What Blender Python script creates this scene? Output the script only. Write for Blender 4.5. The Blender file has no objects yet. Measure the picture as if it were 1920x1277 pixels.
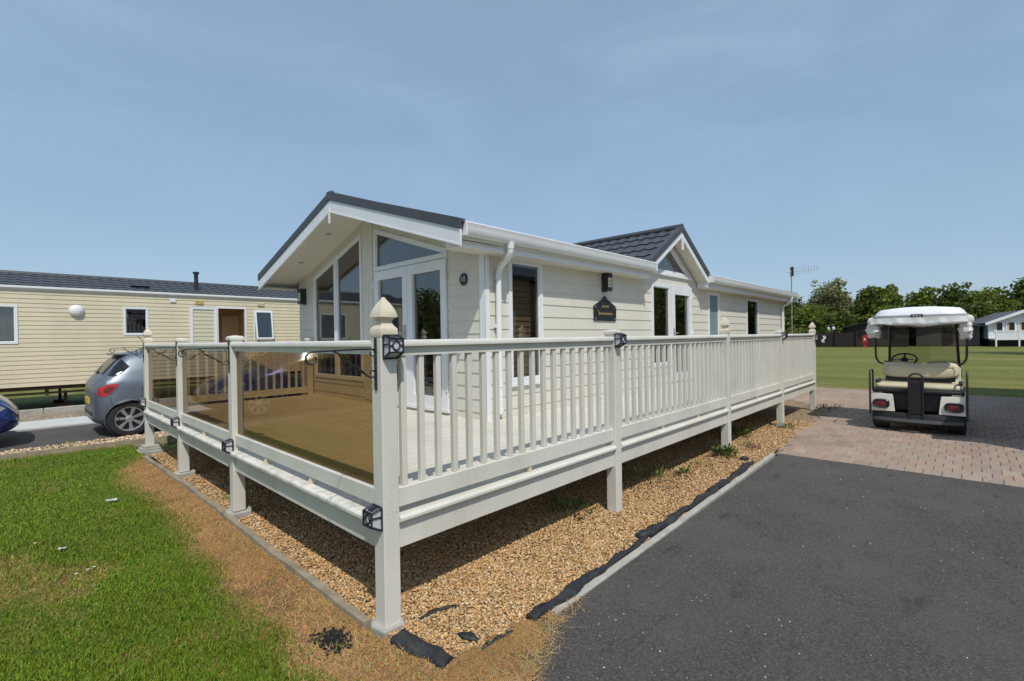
import bpy, bmesh, math, random
import numpy as np
from mathutils import Vector, Matrix, Euler

random.seed(7)
rng = np.random.default_rng(11)
S = bpy.context.scene
COL = S.collection
R = math.radians

# ------------------------------------------------------------------ camera
cam_d = bpy.data.cameras.new('camera')
cam = bpy.data.objects.new('camera', cam_d)
COL.objects.link(cam)
S.camera = cam
cam_d.sensor_width = 36.0
cam_d.lens = 36.0 * 900.0 / 1920.0
cam_d.clip_start = 0.05
cam_d.clip_end = 3000
_h, _p, _r = R(43.53), R(-0.27), R(0.89)
_f = Vector((math.cos(_p) * math.cos(_h), math.cos(_p) * math.sin(_h), math.sin(_p)))
_rt = Vector((math.sin(_h), -math.cos(_h), 0))
_up = _rt.cross(_f)
_r2 = _rt * math.cos(_r) - _up * math.sin(_r)
_u2 = _up * math.cos(_r) + _rt * math.sin(_r)
CAM = Vector((-1.38, -2.28, 1.57))
cam.matrix_world = Matrix(((_r2.x, _u2.x, -_f.x, CAM.x), (_r2.y, _u2.y, -_f.y, CAM.y),
                           (_r2.z, _u2.z, -_f.z, CAM.z), (0, 0, 0, 1)))

# ------------------------------------------------------------------ sky, sun, exposure
SUN_DIR = Vector((-0.365, -0.60, 1.0)).normalized()          # towards the sun
sun_el = math.asin(SUN_DIR.z)
sun_az = math.atan2(SUN_DIR.x, SUN_DIR.y)
world = bpy.data.worlds.new('World')
S.world = world
world.use_nodes = True
wn, wl = world.node_tree.nodes, world.node_tree.links
wn.clear()
w_out = wn.new('ShaderNodeOutputWorld')
w_bg = wn.new('ShaderNodeBackground')
w_sky = wn.new('ShaderNodeTexSky')
w_sky.sky_type = 'NISHITA'
w_sky.sun_disc = False
w_sky.sun_elevation = sun_el
w_sky.sun_rotation = sun_az
w_sky.altitude = 0
w_sky.air_density = 1.0
w_sky.dust_density = 0.8
w_sky.ozone_density = 1.0
w_tc = wn.new('ShaderNodeTexCoord')
w_map = wn.new('ShaderNodeMapping')
w_map.inputs['Scale'].default_value = (1.2, 2.2, 5.0)
w_map.inputs['Rotation'].default_value = (0, 0, R(35))
w_noise = wn.new('ShaderNodeTexNoise')
w_noise.inputs['Scale'].default_value = 1.6
w_noise.inputs['Detail'].default_value = 6
w_noise.inputs['Roughness'].default_value = 0.55
w_noise.inputs['Distortion'].default_value = 0.6
w_mr = wn.new('ShaderNodeMapRange')
w_mr.inputs[1].default_value = 0.38
w_mr.inputs[2].default_value = 0.72
w_mr.inputs[3].default_value = 0.56
w_mr.inputs[4].default_value = 0.74
w_mix = wn.new('ShaderNodeMix')
w_mix.data_type = 'RGBA'
w_mix.inputs['B'].default_value = (3.45, 5.0, 6.85, 1)      # thin high cirrus veil
wl.new(w_tc.outputs['Generated'], w_map.inputs['Vector'])
wl.new(w_map.outputs['Vector'], w_noise.inputs['Vector'])
wl.new(w_noise.outputs['Fac'], w_mr.inputs[0])
wl.new(w_mr.outputs[0], w_mix.inputs['Factor'])
wl.new(w_sky.outputs['Color'], w_mix.inputs['A'])
wl.new(w_mix.outputs['Result'], w_bg.inputs['Color'])
wl.new(w_bg.outputs['Background'], w_out.inputs['Surface'])
w_bg.inputs['Strength'].default_value = 0.108

sun_d = bpy.data.lights.new('sun', 'SUN')
sun_d.energy = 3.4
sun_d.angle = R(0.55)
sun_d.color = (1.0, 0.955, 0.88)
sun = bpy.data.objects.new('sun', sun_d)
COL.objects.link(sun)
sun.rotation_euler = (-SUN_DIR).to_track_quat('-Z', 'Y').to_euler()

S.view_settings.view_transform = 'Standard'
S.view_settings.look = 'None'
S.view_settings.exposure = 0.0
S.view_settings.gamma = 1.0
S.view_settings.use_curve_mapping = False
S.cycles.max_bounces = 8
S.cycles.transparent_max_bounces = 16

# ------------------------------------------------------------------ materials
MATS = {}


def mat(name, col, rough=0.5, var=0.08, scale=6.0, bump=0.0, bscale=60.0, spec=0.5, metal=0.0,
        streak=0.0, dirt=None, dirt_amt=0.0, dirt_scale=2.0, coat=0.0, attr=None):
    m = bpy.data.materials.new(name)
    m.use_nodes = True
    n, l = m.node_tree.nodes, m.node_tree.links
    b = n['Principled BSDF']
    b.inputs['Roughness'].default_value = rough
    b.inputs['Metallic'].default_value = metal
    b.inputs['Specular IOR Level'].default_value = spec
    b.inputs['Coat Weight'].default_value = coat
    b.inputs['Coat Roughness'].default_value = 0.05
    geo = n.new('ShaderNodeNewGeometry')
    src = None
    if attr:
        a = n.new('ShaderNodeAttribute')
        a.attribute_name = attr
        src = a.outputs['Color']
    nz = n.new('ShaderNodeTexNoise')
    nz.inputs['Scale'].default_value = scale
    nz.inputs['Detail'].default_value = 5
    nz.inputs['Roughness'].default_value = 0.6
    l.new(geo.outputs['Position'], nz.inputs['Vector'])
    mr = n.new('ShaderNodeMapRange')
    mr.inputs[1].default_value = 0.25
    mr.inputs[2].default_value = 0.75
    mr.inputs[3].default_value = 1 - var
    mr.inputs[4].default_value = 1 + var
    l.new(nz.outputs['Fac'], mr.inputs[0])
    mx = n.new('ShaderNodeMix')
    mx.data_type = 'RGBA'
    mx.blend_type = 'MULTIPLY'
    mx.inputs['Factor'].default_value = 1
    if src:
        l.new(src, mx.inputs['A'])
    else:
        mx.inputs['A'].default_value = (*col, 1)
    l.new(mr.outputs[0], mx.inputs['B'])
    last = mx.outputs['Result']
    if dirt is not None:
        mp = n.new('ShaderNodeMapping')
        mp.inputs['Scale'].default_value = (dirt_scale, dirt_scale, dirt_scale * (0.25 if streak else 1))
        l.new(geo.outputs['Position'], mp.inputs['Vector'])
        dn = n.new('ShaderNodeTexNoise')
        dn.inputs['Scale'].default_value = 1.0
        dn.inputs['Detail'].default_value = 7
        dn.inputs['Roughness'].default_value = 0.65
        l.new(mp.outputs['Vector'], dn.inputs['Vector'])
        dr = n.new('ShaderNodeMapRange')
        dr.inputs[1].default_value = 0.45
        dr.inputs[2].default_value = 0.75
        dr.inputs[3].default_value = 0
        dr.inputs[4].default_value = dirt_amt
        l.new(dn.outputs['Fac'], dr.inputs[0])
        dm = n.new('ShaderNodeMix')
        dm.data_type = 'RGBA'
        l.new(dr.outputs[0], dm.inputs['Factor'])
        l.new(last, dm.inputs['A'])
        dm.inputs['B'].default_value = (*dirt, 1)
        last = dm.outputs['Result']
    l.new(last, b.inputs['Base Color'])
    if bump:
        bn = n.new('ShaderNodeTexNoise')
        bn.inputs['Scale'].default_value = bscale
        bn.inputs['Detail'].default_value = 4
        l.new(geo.outputs['Position'], bn.inputs['Vector'])
        bp = n.new('ShaderNodeBump')
        bp.inputs['Strength'].default_value = bump
        bp.inputs['Distance'].default_value = 0.01
        l.new(bn.outputs['Fac'], bp.inputs['Height'])
        l.new(bp.outputs['Normal'], b.inputs['Normal'])
    MATS[name] = m
    return m


def glass(name, tint, ior=1.5, rough=0.0, gain=1.0):
    m = bpy.data.materials.new(name)
    m.use_nodes = True
    n, l = m.node_tree.nodes, m.node_tree.links
    n.clear()
    out = n.new('ShaderNodeOutputMaterial')
    mix = n.new('ShaderNodeMixShader')
    fr = n.new('ShaderNodeFresnel')
    fr.inputs['IOR'].default_value = ior
    tr = n.new('ShaderNodeBsdfTransparent')
    tr.inputs['Color'].default_value = (*tint, 1)
    gl = n.new('ShaderNodeBsdfGlossy')
    gl.inputs['Roughness'].default_value = rough
    ge = n.new('ShaderNodeNewGeometry')
    io = n.new('ShaderNodeMapRange')
    io.inputs[3].default_value = ior
    io.inputs[4].default_value = 1.0 / ior
    l.new(ge.outputs['Backfacing'], io.inputs[0])
    l.new(io.outputs[0], fr.inputs['IOR'])
    l.new(fr.outputs[0], mix.inputs[0])
    l.new(tr.outputs[0], mix.inputs[1])
    l.new(gl.outputs[0], mix.inputs[2])
    l.new(mix.outputs[0], out.inputs['Surface'])
    MATS[name] = m
    return m


M_PVC = mat('cream_pvc', (0.655, 0.635, 0.57), 0.40, 0.06, 3, 0.03, 25, dirt=(0.42, 0.38, 0.28), dirt_amt=0.38, dirt_scale=3.0, streak=1)
M_CAP = mat('cream_cap', (0.66, 0.58, 0.44), 0.42, 0.06, 8, 0.04, 40, dirt=(0.25, 0.2, 0.14), dirt_amt=0.35, dirt_scale=9)
M_LIP = mat('weathered_lip', (0.70, 0.67, 0.60), 0.45, 0.05, 5, 0.05, 40, dirt=(0.16, 0.15, 0.11), dirt_amt=0.65, dirt_scale=9)
M_DECK = mat('deck_board_pvc', (0.62, 0.58, 0.50), 0.5, 0.06, 4, 0.06, 70, dirt=(0.38, 0.34, 0.27), dirt_amt=0.4, dirt_scale=1.6)
M_CLAD = mat('cream_weatherboard', (0.665, 0.635, 0.545), 0.5, 0.04, 3, 0.05, 60, dirt=(0.45, 0.40, 0.30), dirt_amt=0.30, dirt_scale=1.5, streak=1)
M_WHITE = mat('white_pvc', (0.76, 0.77, 0.78), 0.32, 0.03, 3, 0.0, dirt=(0.45, 0.44, 0.40), dirt_amt=0.15, dirt_scale=2.5, streak=1)
M_SOFFIT = mat('soffit_board', (0.66, 0.63, 0.56), 0.55, 0.03, 2)
M_ROOF = mat('dark_roof_tile', (0.058, 0.063, 0.074), 0.5, 0.18, 5, 0.15, 90, dirt=(0.085, 0.085, 0.075), dirt_amt=0.4, dirt_scale=3)
M_CARAV = mat('caravan_cladding', (0.66, 0.585, 0.41), 0.42, 0.04, 2, dirt=(0.40, 0.34, 0.22), dirt_amt=0.3, dirt_scale=1.2, streak=1)
M_CARAVD = mat('caravan_door_panel', (0.58, 0.55, 0.40), 0.42, 0.03, 2)
M_RUST = mat('rusty_steel', (0.085, 0.045, 0.028), 0.8, 0.3, 9, 0.2, 60)
M_BLACK = mat('black_metal', (0.015, 0.016, 0.02), 0.4, 0.1, 20)
M_BLACKPL = mat('black_plastic', (0.02, 0.02, 0.022), 0.5, 0.15, 12, 0.05, 80)
M_NAVY = mat('lantern_frame', (0.012, 0.013, 0.025), 0.45, 0.1, 20)
M_LPANE = mat('lantern_pane', (0.52, 0.52, 0.56), 0.3, 0.04, 10)
M_TIMBER = mat('grey_timber_edging', (0.30, 0.25, 0.175), 0.85, 0.25, 14, 0.3, 40, dirt=(0.12, 0.11, 0.07), dirt_amt=0.6, dirt_scale=6)
M_CONC = mat('concrete', (0.40, 0.385, 0.345), 0.9, 0.15, 9, 0.25, 60, dirt=(0.2, 0.18, 0.14), dirt_amt=0.5, dirt_scale=5)
M_SLAB = mat('pale_concrete_path', (0.50, 0.50, 0.48), 0.9, 0.08, 3, 0.15, 50)
M_MEMB = mat('black_weed_membrane', (0.018, 0.020, 0.024), 0.6, 0.35, 12, 0.4, 45, dirt=(0.10, 0.085, 0.06), dirt_amt=0.35, dirt_scale=14)
M_TYRE = mat('tyre_rubber', (0.018, 0.018, 0.019), 0.75, 0.2, 15, 0.1, 60)
M_RIM = mat('alloy_rim', (0.62, 0.63, 0.65), 0.28, 0.05, 10, metal=0.8)
M_SILVER = mat('silver_blue_paint', (0.165, 0.192, 0.225), 0.40, 0.04, 3, metal=0.55, coat=0.12)
M_BLUE = mat('deep_blue_paint', (0.010, 0.030, 0.165), 0.22, 0.05, 3, metal=0.35, coat=0.9)
M_CARGL = mat('dark_car_glass', (0.012, 0.014, 0.017), 0.16, 0.05, 3, spec=0.5)
M_RED = mat('red_tail_lens', (0.42, 0.012, 0.008), 0.15, 0.1, 30, coat=0.7)
M_REDDK = mat('dark_red_lens', (0.16, 0.010, 0.010), 0.3, 0.15, 30, coat=0.3)
M_LENS = mat('clear_lamp_lens', (0.30, 0.32, 0.34), 0.15, 0.1, 20, coat=0.6)
M_PLATE = mat('yellow_plate', (0.65, 0.5, 0.06), 0.4, 0.03, 5)
M_VENT = mat('pale_yellow_plastic', (0.58, 0.47, 0.20), 0.5, 0.05, 6)
M_CARTW = mat('white_cart_panel', (0.72, 0.69, 0.62), 0.35, 0.04, 5, dirt=(0.4, 0.36, 0.28), dirt_amt=0.25, dirt_scale=4)
M_CARTR = mat('white_cart_roof', (0.82, 0.83, 0.84), 0.42, 0.03, 4)
M_CURT = mat('white_vinyl_curtain', (0.66, 0.66, 0.64), 0.5, 0.06, 9, 0.25, 14)
M_SEAT = mat('tan_vinyl', (0.60, 0.53, 0.37), 0.5, 0.05, 6, 0.06, 120, dirt=(0.35, 0.29, 0.18), dirt_amt=0.3, dirt_scale=4)
M_BROWN = mat('brown_timber', (0.20, 0.105, 0.05), 0.6, 0.2, 5, 0.1, 40)
M_DKBRN = mat('dark_brown_boards', (0.032, 0.022, 0.018), 0.8, 0.25, 3, 0.1, 20)
M_BLINDW = mat('wooden_blind', (0.62, 0.42, 0.24), 0.6, 0.12, 7)
M_LINING = mat('brown_wood_lining', (0.58, 0.38, 0.19), 0.6, 0.12, 4)
M_ROOM = mat('room_paint', (0.42, 0.38, 0.32), 0.9, 0.05, 2)
M_CURTAIN = mat('pale_curtain', (0.62, 0.64, 0.64), 0.9, 0.06, 8)
M_BLIND = mat('grey_blind', (0.42, 0.44, 0.46), 0.9, 0.04, 4)
M_FROST = mat('frosted_teal', (0.16, 0.25, 0.26), 0.35, 0.05, 4)
M_GOLD = mat('gold_lettering', (0.45, 0.33, 0.12), 0.4, 0.05, 20)
M_STEEL = mat('galvanised_steel', (0.42, 0.43, 0.44), 0.4, 0.08, 20, metal=0.7)
M_BGWHITE = mat('white_boarding', (0.68, 0.69, 0.70), 0.6, 0.05, 1)
M_BGGREY = mat('grey_boarding', (0.25, 0.29, 0.34), 0.6, 0.05, 1)
M_BGROOF = mat('blue_grey_roof', (0.10, 0.105, 0.12), 0.7, 0.1, 2)
M_STONE = mat('gravel_stones', (1, 1, 1), 0.75, 0.12, 80, spec=0.3, attr='Col')
M_GRASSB = mat('grass_blades', (1, 1, 1), 0.62, 0.06, 30, spec=0.25, attr='Col')
M_LEAF = mat('tree_leaves', (1, 1, 1), 0.6, 0.1, 4, spec=0.25, attr='Col')
_n, _l = M_LEAF.node_tree.nodes, M_LEAF.node_tree.links
_tl = _n.new('ShaderNodeBsdfTranslucent')
_ms = _n.new('ShaderNodeMixShader')
_ms.inputs[0].default_value = 0.42
_pb = _n['Principled BSDF']
_l.new(_pb.inputs['Base Color'].links[0].from_socket, _tl.inputs['Color'])
_l.new(_pb.outputs[0], _ms.inputs[1])
_l.new(_tl.outputs[0], _ms.inputs[2])
_l.new(_ms.outputs[0], _n['Material Output'].inputs['Surface'])
M_BARK = mat('bark', (0.07, 0.055, 0.04), 0.9, 0.25, 8, 0.4, 20)
M_DAISY = mat('white_petals', (0.78, 0.78, 0.74), 0.7, 0.04, 30)
M_REDBOX = mat('red_paint', (0.45, 0.02, 0.025), 0.4, 0.05, 5)
M_BULB = mat('amber_glass', (0.80, 0.78, 0.58), 0.3, 0.05, 10)
M_GLASS = glass('window_glass', (0.66, 0.67, 0.66), 2.15)
M_BRONZE = glass('bronze_tinted_glass', (0.60, 0.50, 0.345), 1.42)
M_CLEAR = glass('clear_screen', (0.80, 0.80, 0.78), 1.45)


def vn(x, y, seed=0):
    """2D value noise, numpy."""
    xi, yi = np.floor(x).astype(np.int64), np.floor(y).astype(np.int64)
    fx, fy = x - xi, y - yi
    fx, fy = fx * fx * (3 - 2 * fx), fy * fy * (3 - 2 * fy)

    def hsh(a, b):
        v = np.sin(a * 127.1 + b * 311.7 + seed * 74.7) * 43758.5453
        return v - np.floor(v)
    return ((hsh(xi, yi) * (1 - fx) + hsh(xi + 1, yi) * fx) * (1 - fy)
            + (hsh(xi, yi + 1) * (1 - fx) + hsh(xi + 1, yi + 1) * fx) * fy)


def fbm(x, y, seed=0, octv=4):
    t, a, s = 0, 0.5, 0
    for i in range(octv):
        t = t + a * vn(x * 2 ** i, y * 2 ** i, seed + i)
        s += a
        a *= 0.55
    return t / s


# ------------------------------------------------------------------ mesh builder
class MB:
    def __init__(self):
        self.v, self.f = [], []

    def add(self, vs, fs):
        k = len(self.v)
        self.v += [tuple(p) for p in vs]
        self.f += [tuple(i + k for i in f) for f in fs]
        return self

    def box(self, x0, x1, y0, y1, z0, z1):
        return self.add([(x0, y0, z0), (x1, y0, z0), (x1, y1, z0), (x0, y1, z0),
                         (x0, y0, z1), (x1, y0, z1), (x1, y1, z1), (x0, y1, z1)],
                        [(0, 3, 2, 1), (4, 5, 6, 7), (0, 1, 5, 4), (1, 2, 6, 5), (2, 3, 7, 6), (3, 0, 4, 7)])

    def obox(self, c, ax, ay, az, sx, sy, sz):
        """oriented box: centre, three unit axes, full sizes"""
        c, ax, ay, az = Vector(c), Vector(ax), Vector(ay), Vector(az)
        vs = []
        for k in (-1, 1):
            for i, j in ((-1, -1), (1, -1), (1, 1), (-1, 1)):
                vs.append(c + ax * (i * sx / 2) + ay * (j * sy / 2) + az * (k * sz / 2))
        return self.add(vs, [(0, 3, 2, 1), (4, 5, 6, 7), (0, 1, 5, 4), (1, 2, 6, 5), (2, 3, 7, 6), (3, 0, 4, 7)])

    def beam(self, a, b, w, h, up=(0, 0, 1)):
        a, b = Vector(a), Vector(b)
        d = (b - a)
        L = d.length
        d.normalize()
        s = d.cross(Vector(up)).normalized()
        u = s.cross(d)
        return self.obox((a + b) / 2, d, s, u, L, w, h)

    def prism(self, poly, fn, d0, d1):
        """poly of (s,t); fn(s,t,d)->xyz; d0/d1 numbers or per-vertex lists"""
        n = len(poly)
        D0 = d0 if hasattr(d0, '__len__') else [d0] * n
        D1 = d1 if hasattr(d1, '__len__') else [d1] * n
        vs = [fn(s, t, D0[i]) for i, (s, t) in enumerate(poly)] + [fn(s, t, D1[i]) for i, (s, t) in enumerate(poly)]
        fs = [tuple(range(n))[::-1], tuple(range(n, 2 * n))] + [(i, (i + 1) % n, n + (i + 1) % n, n + i) for i in range(n)]
        return self.add(vs, fs)

    def ring(self, outer, inner, fn, d0, d1):
        n = len(outer)
        vs = [fn(*p, d) for d in (d0, d1) for P in (outer, inner) for p in P]
        fs = []
        for i in range(n):
            j = (i + 1) % n
            o0, i0, o1, i1 = i, n + i, 2 * n + i, 3 * n + i
            p0, q0, p1, q1 = j, n + j, 2 * n + j, 3 * n + j
            fs += [(o0, p0, q0, i0), (o1, i1, q1, p1), (o0, o1, p1, p0), (i0, q0, q1, i1)]
        return self.add(vs, fs)

    def tube(self, pts, r, n=8, closed=False):
        pts = [Vector(p) for p in pts]
        rs = r if hasattr(r, '__len__') else [r] * len(pts)
        rings = []
        m = len(pts)
        pu = None
        for i, p in enumerate(pts):
            if closed:
                t = pts[(i + 1) % m] - pts[i - 1]
            else:
                t = pts[min(i + 1, m - 1)] - pts[max(i - 1, 0)]
            t.normalize()
            if pu is None:
                a = Vector((0, 0, 1)) if abs(t.z) < 0.9 else Vector((1, 0, 0))
                u = a.cross(t).normalized()
            else:
                u = (pu - t * pu.dot(t)).normalized()
            pu = u
            w = t.cross(u)
            rings.append([p + u * (rs[i] * math.cos(2 * math.pi * k / n)) + w * (rs[i] * math.sin(2 * math.pi * k / n)) for k in range(n)])
        vs = [q for rg in rings for q in rg]
        fs = []
        for i in range(m if closed else m - 1):
            j = (i + 1) % m
            for k in range(n):
                k2 = (k + 1) % n
                fs.append((i * n + k, i * n + k2, j * n + k2, j * n + k))
        if not closed:
            fs += [tuple(range(n))[::-1], tuple((m - 1) * n + k for k in range(n))]
        return self.add(vs, fs)

    def loft(self, rings, closed_ring=True, caps=True):
        n = len(rings[0])
        vs = [q for rg in rings for q in rg]
        fs = []
        for i in range(len(rings) - 1):
            for k in range(n if closed_ring else n - 1):
                k2 = (k + 1) % n
                fs.append((i * n + k, i * n + k2, (i + 1) * n + k2, (i + 1) * n + k))
        if caps:
            fs += [tuple(range(n))[::-1], tuple((len(rings) - 1) * n + k for k in range(n))]
        return self.add(vs, fs)

    def sqloft(self, cx, cy, prof):
        """square-section turning: prof list of (half, z)"""
        return self.loft([[(cx - h, cy - h, z), (cx + h, cy - h, z), (cx + h, cy + h, z), (cx - h, cy + h, z)] for h, z in prof])

    def lathe(self, c, axis, prof, n=24):
        """prof list of (radius, along) about axis from c"""
        c, a = Vector(c), Vector(axis).normalized()
        u = a.orthogonal().normalized()
        w = a.cross(u)
        return self.loft([[c + a * d + (u * math.cos(2 * math.pi * k / n) + w * math.sin(2 * math.pi * k / n)) * max(r, 1e-4) for k in range(n)] for r, d in prof])

    def build(self, name, m, parent=None, smooth=False, bevel=0.0, local=False, recalc=True, sharp=40):
        me = bpy.data.meshes.new(name)
        vs = self.v
        if parent is not None and not local:
            L = wloc(parent)
            vs = [(x - L[0], y - L[1], z - L[2]) for x, y, z in vs]
        me.from_pydata(vs, [], self.f)
        bm = bmesh.new()
        bm.from_mesh(me)
        if recalc:
            bmesh.ops.recalc_face_normals(bm, faces=bm.faces)
        if bevel:
            es = [e for e in bm.edges if len(e.link_faces) == 2 and e.calc_face_angle() > 0.6]
            bmesh.ops.bevel(bm, geom=es, offset=bevel, segments=1, affect='EDGES', profile=0.5)
        if smooth:
            for f in bm.faces:
                f.smooth = True
            for e in bm.edges:
                if len(e.link_faces) == 2 and e.calc_face_angle() > R(sharp):
                    e.smooth = False
        bm.to_mesh(me)
        bm.free()
        me.materials.append(m)
        o = bpy.data.objects.new(name, me)
        COL.objects.link(o)
        if parent is not None:
            o.parent = parent
        return o


def wloc(o):
    v = Vector((0, 0, 0))
    while o is not None:
        v = v + o.location
        o = o.parent
    return v


def tag(o, label=None, cat=None, group=None, kind=None):
    if label:
        o['label'] = label
    if cat:
        o['category'] = cat
    if group:
        o['group'] = group
    if kind:
        o['kind'] = kind
    return o


def thing(name, label, cat, loc=(0, 0, 0), group=None, rz=0.0):
    o = bpy.data.objects.new(name, None)
    o.empty_display_size = 0.1
    COL.objects.link(o)
    o.location = loc
    o.rotation_euler = (0, 0, rz)
    return tag(o, label, cat, group)


def copy_tree(o, loc, label=None, rz=None):
    def rec(s, par):
        c = s.copy()
        COL.objects.link(c)
        if par is not None:
            c.parent = par
        for ch in kids.get(s.name, []):
            rec(ch, c)
        return c
    kids = {}
    allo = [o]
    for ch in o.children:
        kids.setdefault(o.name, []).append(ch)
        for g in ch.children:
            kids.setdefault(ch.name, []).append(g)
    c = rec(o, None)
    c.location = loc
    if rz is not None:
        c.rotation_euler = (0, 0, rz)
    if label:
        c['label'] = label
    return c


def inst(name, me, parent, matrix, m=None):
    """a piece sharing mesh data, placed by a world matrix under parent"""
    o = bpy.data.objects.new(name, me)
    COL.objects.link(o)
    o.parent = parent
    L = wloc(parent)
    o.matrix_local = Matrix.Translation(-L) @ matrix
    return o


def big_mesh(name, V, F, m, cols=None, kind=None, smooth=False):
    """numpy mesh: V (n,3), F (k,3|4) ; cols per vertex (n,3)"""
    me = bpy.data.meshes.new(name)
    n, k, c = len(V), len(F), F.shape[1]
    me.vertices.add(n)
    me.vertices.foreach_set('co', np.asarray(V, np.float32).ravel())
    me.loops.add(k * c)
    me.loops.foreach_set('vertex_index', np.asarray(F, np.int32).ravel())
    me.polygons.add(k)
    me.polygons.foreach_set('loop_start', np.arange(0, k * c, c, dtype=np.int32))
    me.polygons.foreach_set('loop_total', np.full(k, c, np.int32))
    if smooth:
        me.polygons.foreach_set('use_smooth', np.ones(k, bool))
    me.update(calc_edges=True)
    me.validate()
    if cols is not None:
        a = me.color_attributes.new('Col', 'FLOAT_COLOR', 'POINT')
        a.data.foreach_set('color', np.concatenate([cols, np.ones((n, 1))], 1).astype(np.float32).ravel())
    me.materials.append(m)
    o = bpy.data.objects.new(name, me)
    COL.objects.link(o)
    if kind:
        o['kind'] = kind
    return o


# ------------------------------------------------------------------ ground materials
def nodes_of(name, rough=0.9):
    m = bpy.data.materials.new(name)
    m.use_nodes = True
    n, l = m.node_tree.nodes, m.node_tree.links
    b = n['Principled BSDF']
    b.inputs['Roughness'].default_value = rough
    b.inputs['Specular IOR Level'].default_value = 0.25
    g = n.new('ShaderNodeNewGeometry')
    return m, n, l, b, g.outputs['Position']


def noise(n, l, pos, scale, detail=5, rough=0.6, stretch=None):
    t = n.new('ShaderNodeTexNoise')
    t.inputs['Scale'].default_value = scale
    t.inputs['Detail'].default_value = detail
    t.inputs['Roughness'].default_value = rough
    if stretch:
        mp = n.new('ShaderNodeMapping')
        mp.inputs['Scale'].default_value = stretch
        l.new(pos, mp.inputs['Vector'])
        pos = mp.outputs['Vector']
    l.new(pos, t.inputs['Vector'])
    return t.outputs['Fac']


def ramp(n, l, fac, stops):
    r = n.new('ShaderNodeValToRGB')
    el = r.color_ramp.elements
    while len(el) < len(stops):
        el.new(0.5)
    for e, (p, c) in zip(el, stops):
        e.position = p
        e.color = (*c, 1)
    l.new(fac, r.inputs[0])
    return r.outputs[0]


def mixc(n, l, fac, a, b, mode='MIX'):
    x = n.new('ShaderNodeMix')
    x.data_type = 'RGBA'
    x.blend_type = mode
    for k, v in (('Factor', fac), ('A', a), ('B', b)):
        if isinstance(v, (float, int)):
            x.inputs[k].default_value = v
        elif isinstance(v, tuple):
            x.inputs[k].default_value = (*v, 1)
        else:
            l.new(v, x.inputs[k])
    return x.outputs['Result']


def maprange(n, l, v, a, b, c=0.0, d=1.0):
    x = n.new('ShaderNodeMapRange')
    for i, q in enumerate((a, b, c, d)):
        x.inputs[i + 1].default_value = q
    l.new(v, x.inputs[0])
    return x.outputs[0]


def bumpn(n, l, b, h, strength, dist):
    x = n.new('ShaderNodeBump')
    x.inputs['Strength'].default_value = strength
    x.inputs['Distance'].default_value = dist
    l.new(h, x.inputs['Height'])
    l.new(x.outputs[0], b.inputs['Normal'])


# field grass
m, n, l, b, pos = nodes_of('field_grass')
c1 = ramp(n, l, noise(n, l, pos, 0.55, 7, 0.72, (1.0, 0.16, 1)), [(0.32, (0.105, 0.125, 0.016)), (0.50, (0.172, 0.172, 0.032)), (0.66, (0.29, 0.245, 0.085))])
c2 = mixc(n, l, maprange(n, l, noise(n, l, pos, 14, 6, 0.75), 0.3, 0.7, 0.0, 0.6), c1, (0.075, 0.10, 0.020))
dz = maprange(n, l, noise(n, l, pos, 9.0, 2, 0.5), 0.66, 0.72, 0.0, 0.55)
c3 = mixc(n, l, dz, c2, (0.42, 0.42, 0.34))
l.new(c3, b.inputs['Base Color'])
bumpn(n, l, b, noise(n, l, pos, 40, 4, 0.7), 0.6, 0.03)
M_FIELD = m

# near lawn soil (vertex colour from numpy)
m, n, l, b, pos = nodes_of('lawn_soil')
at = n.new('ShaderNodeAttribute')
at.attribute_name = 'Col'
k = maprange(n, l, noise(n, l, pos, 70, 5, 0.75), 0.3, 0.7, 0.55, 1.35)
l.new(mixc(n, l, 1.0, at.outputs['Color'], k, 'MULTIPLY'), b.inputs['Base Color'])
bumpn(n, l, b, noise(n, l, pos, 90, 4, 0.7), 0.7, 0.015)
M_LAWN = m

# asphalt
m, n, l, b, pos = nodes_of('asphalt', 0.82)
a1 = ramp(n, l, noise(n, l, pos, 95, 6, 0.85), [(0.34, (0.026, 0.025, 0.025)), (0.50, (0.070, 0.065, 0.061)), (0.64, (0.20, 0.188, 0.176))])
a2 = mixc(n, l, maprange(n, l, noise(n, l, pos, 1.1, 7, 0.72), 0.40, 0.66, 0.0, 0.60), a1, (0.124, 0.112, 0.103))
st = maprange(n, l, noise(n, l, pos, 3.2, 4, 0.65, (0.6, 1.6, 1)), 0.60, 0.72, 0.0, 0.55)
a3 = mixc(n, l, st, a2, (0.022, 0.022, 0.024))
vo = n.new('ShaderNodeTexVoronoi')
vo.inputs['Scale'].default_value = 9
l.new(pos, vo.inputs['Vector'])
fleck = maprange(n, l, vo.outputs['Distance'], 0.03, 0.055, 0.75, 0.0)
sel = maprange(n, l, noise(n, l, pos, 2.7, 3, 0.5), 0.52, 0.60, 0.0, 1.0)
fm = n.new('ShaderNodeMath')
fm.operation = 'MULTIPLY'
l.new(fleck, fm.inputs[0])
l.new(sel, fm.inputs[1])
l.new(mixc(n, l, fm.outputs[0], a3, (0.42, 0.40, 0.36)), b.inputs['Base Color'])
bumpn(n, l, b, noise(n, l, pos, 130, 5, 0.8), 0.9, 0.010)
M_ASPH = m


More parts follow.
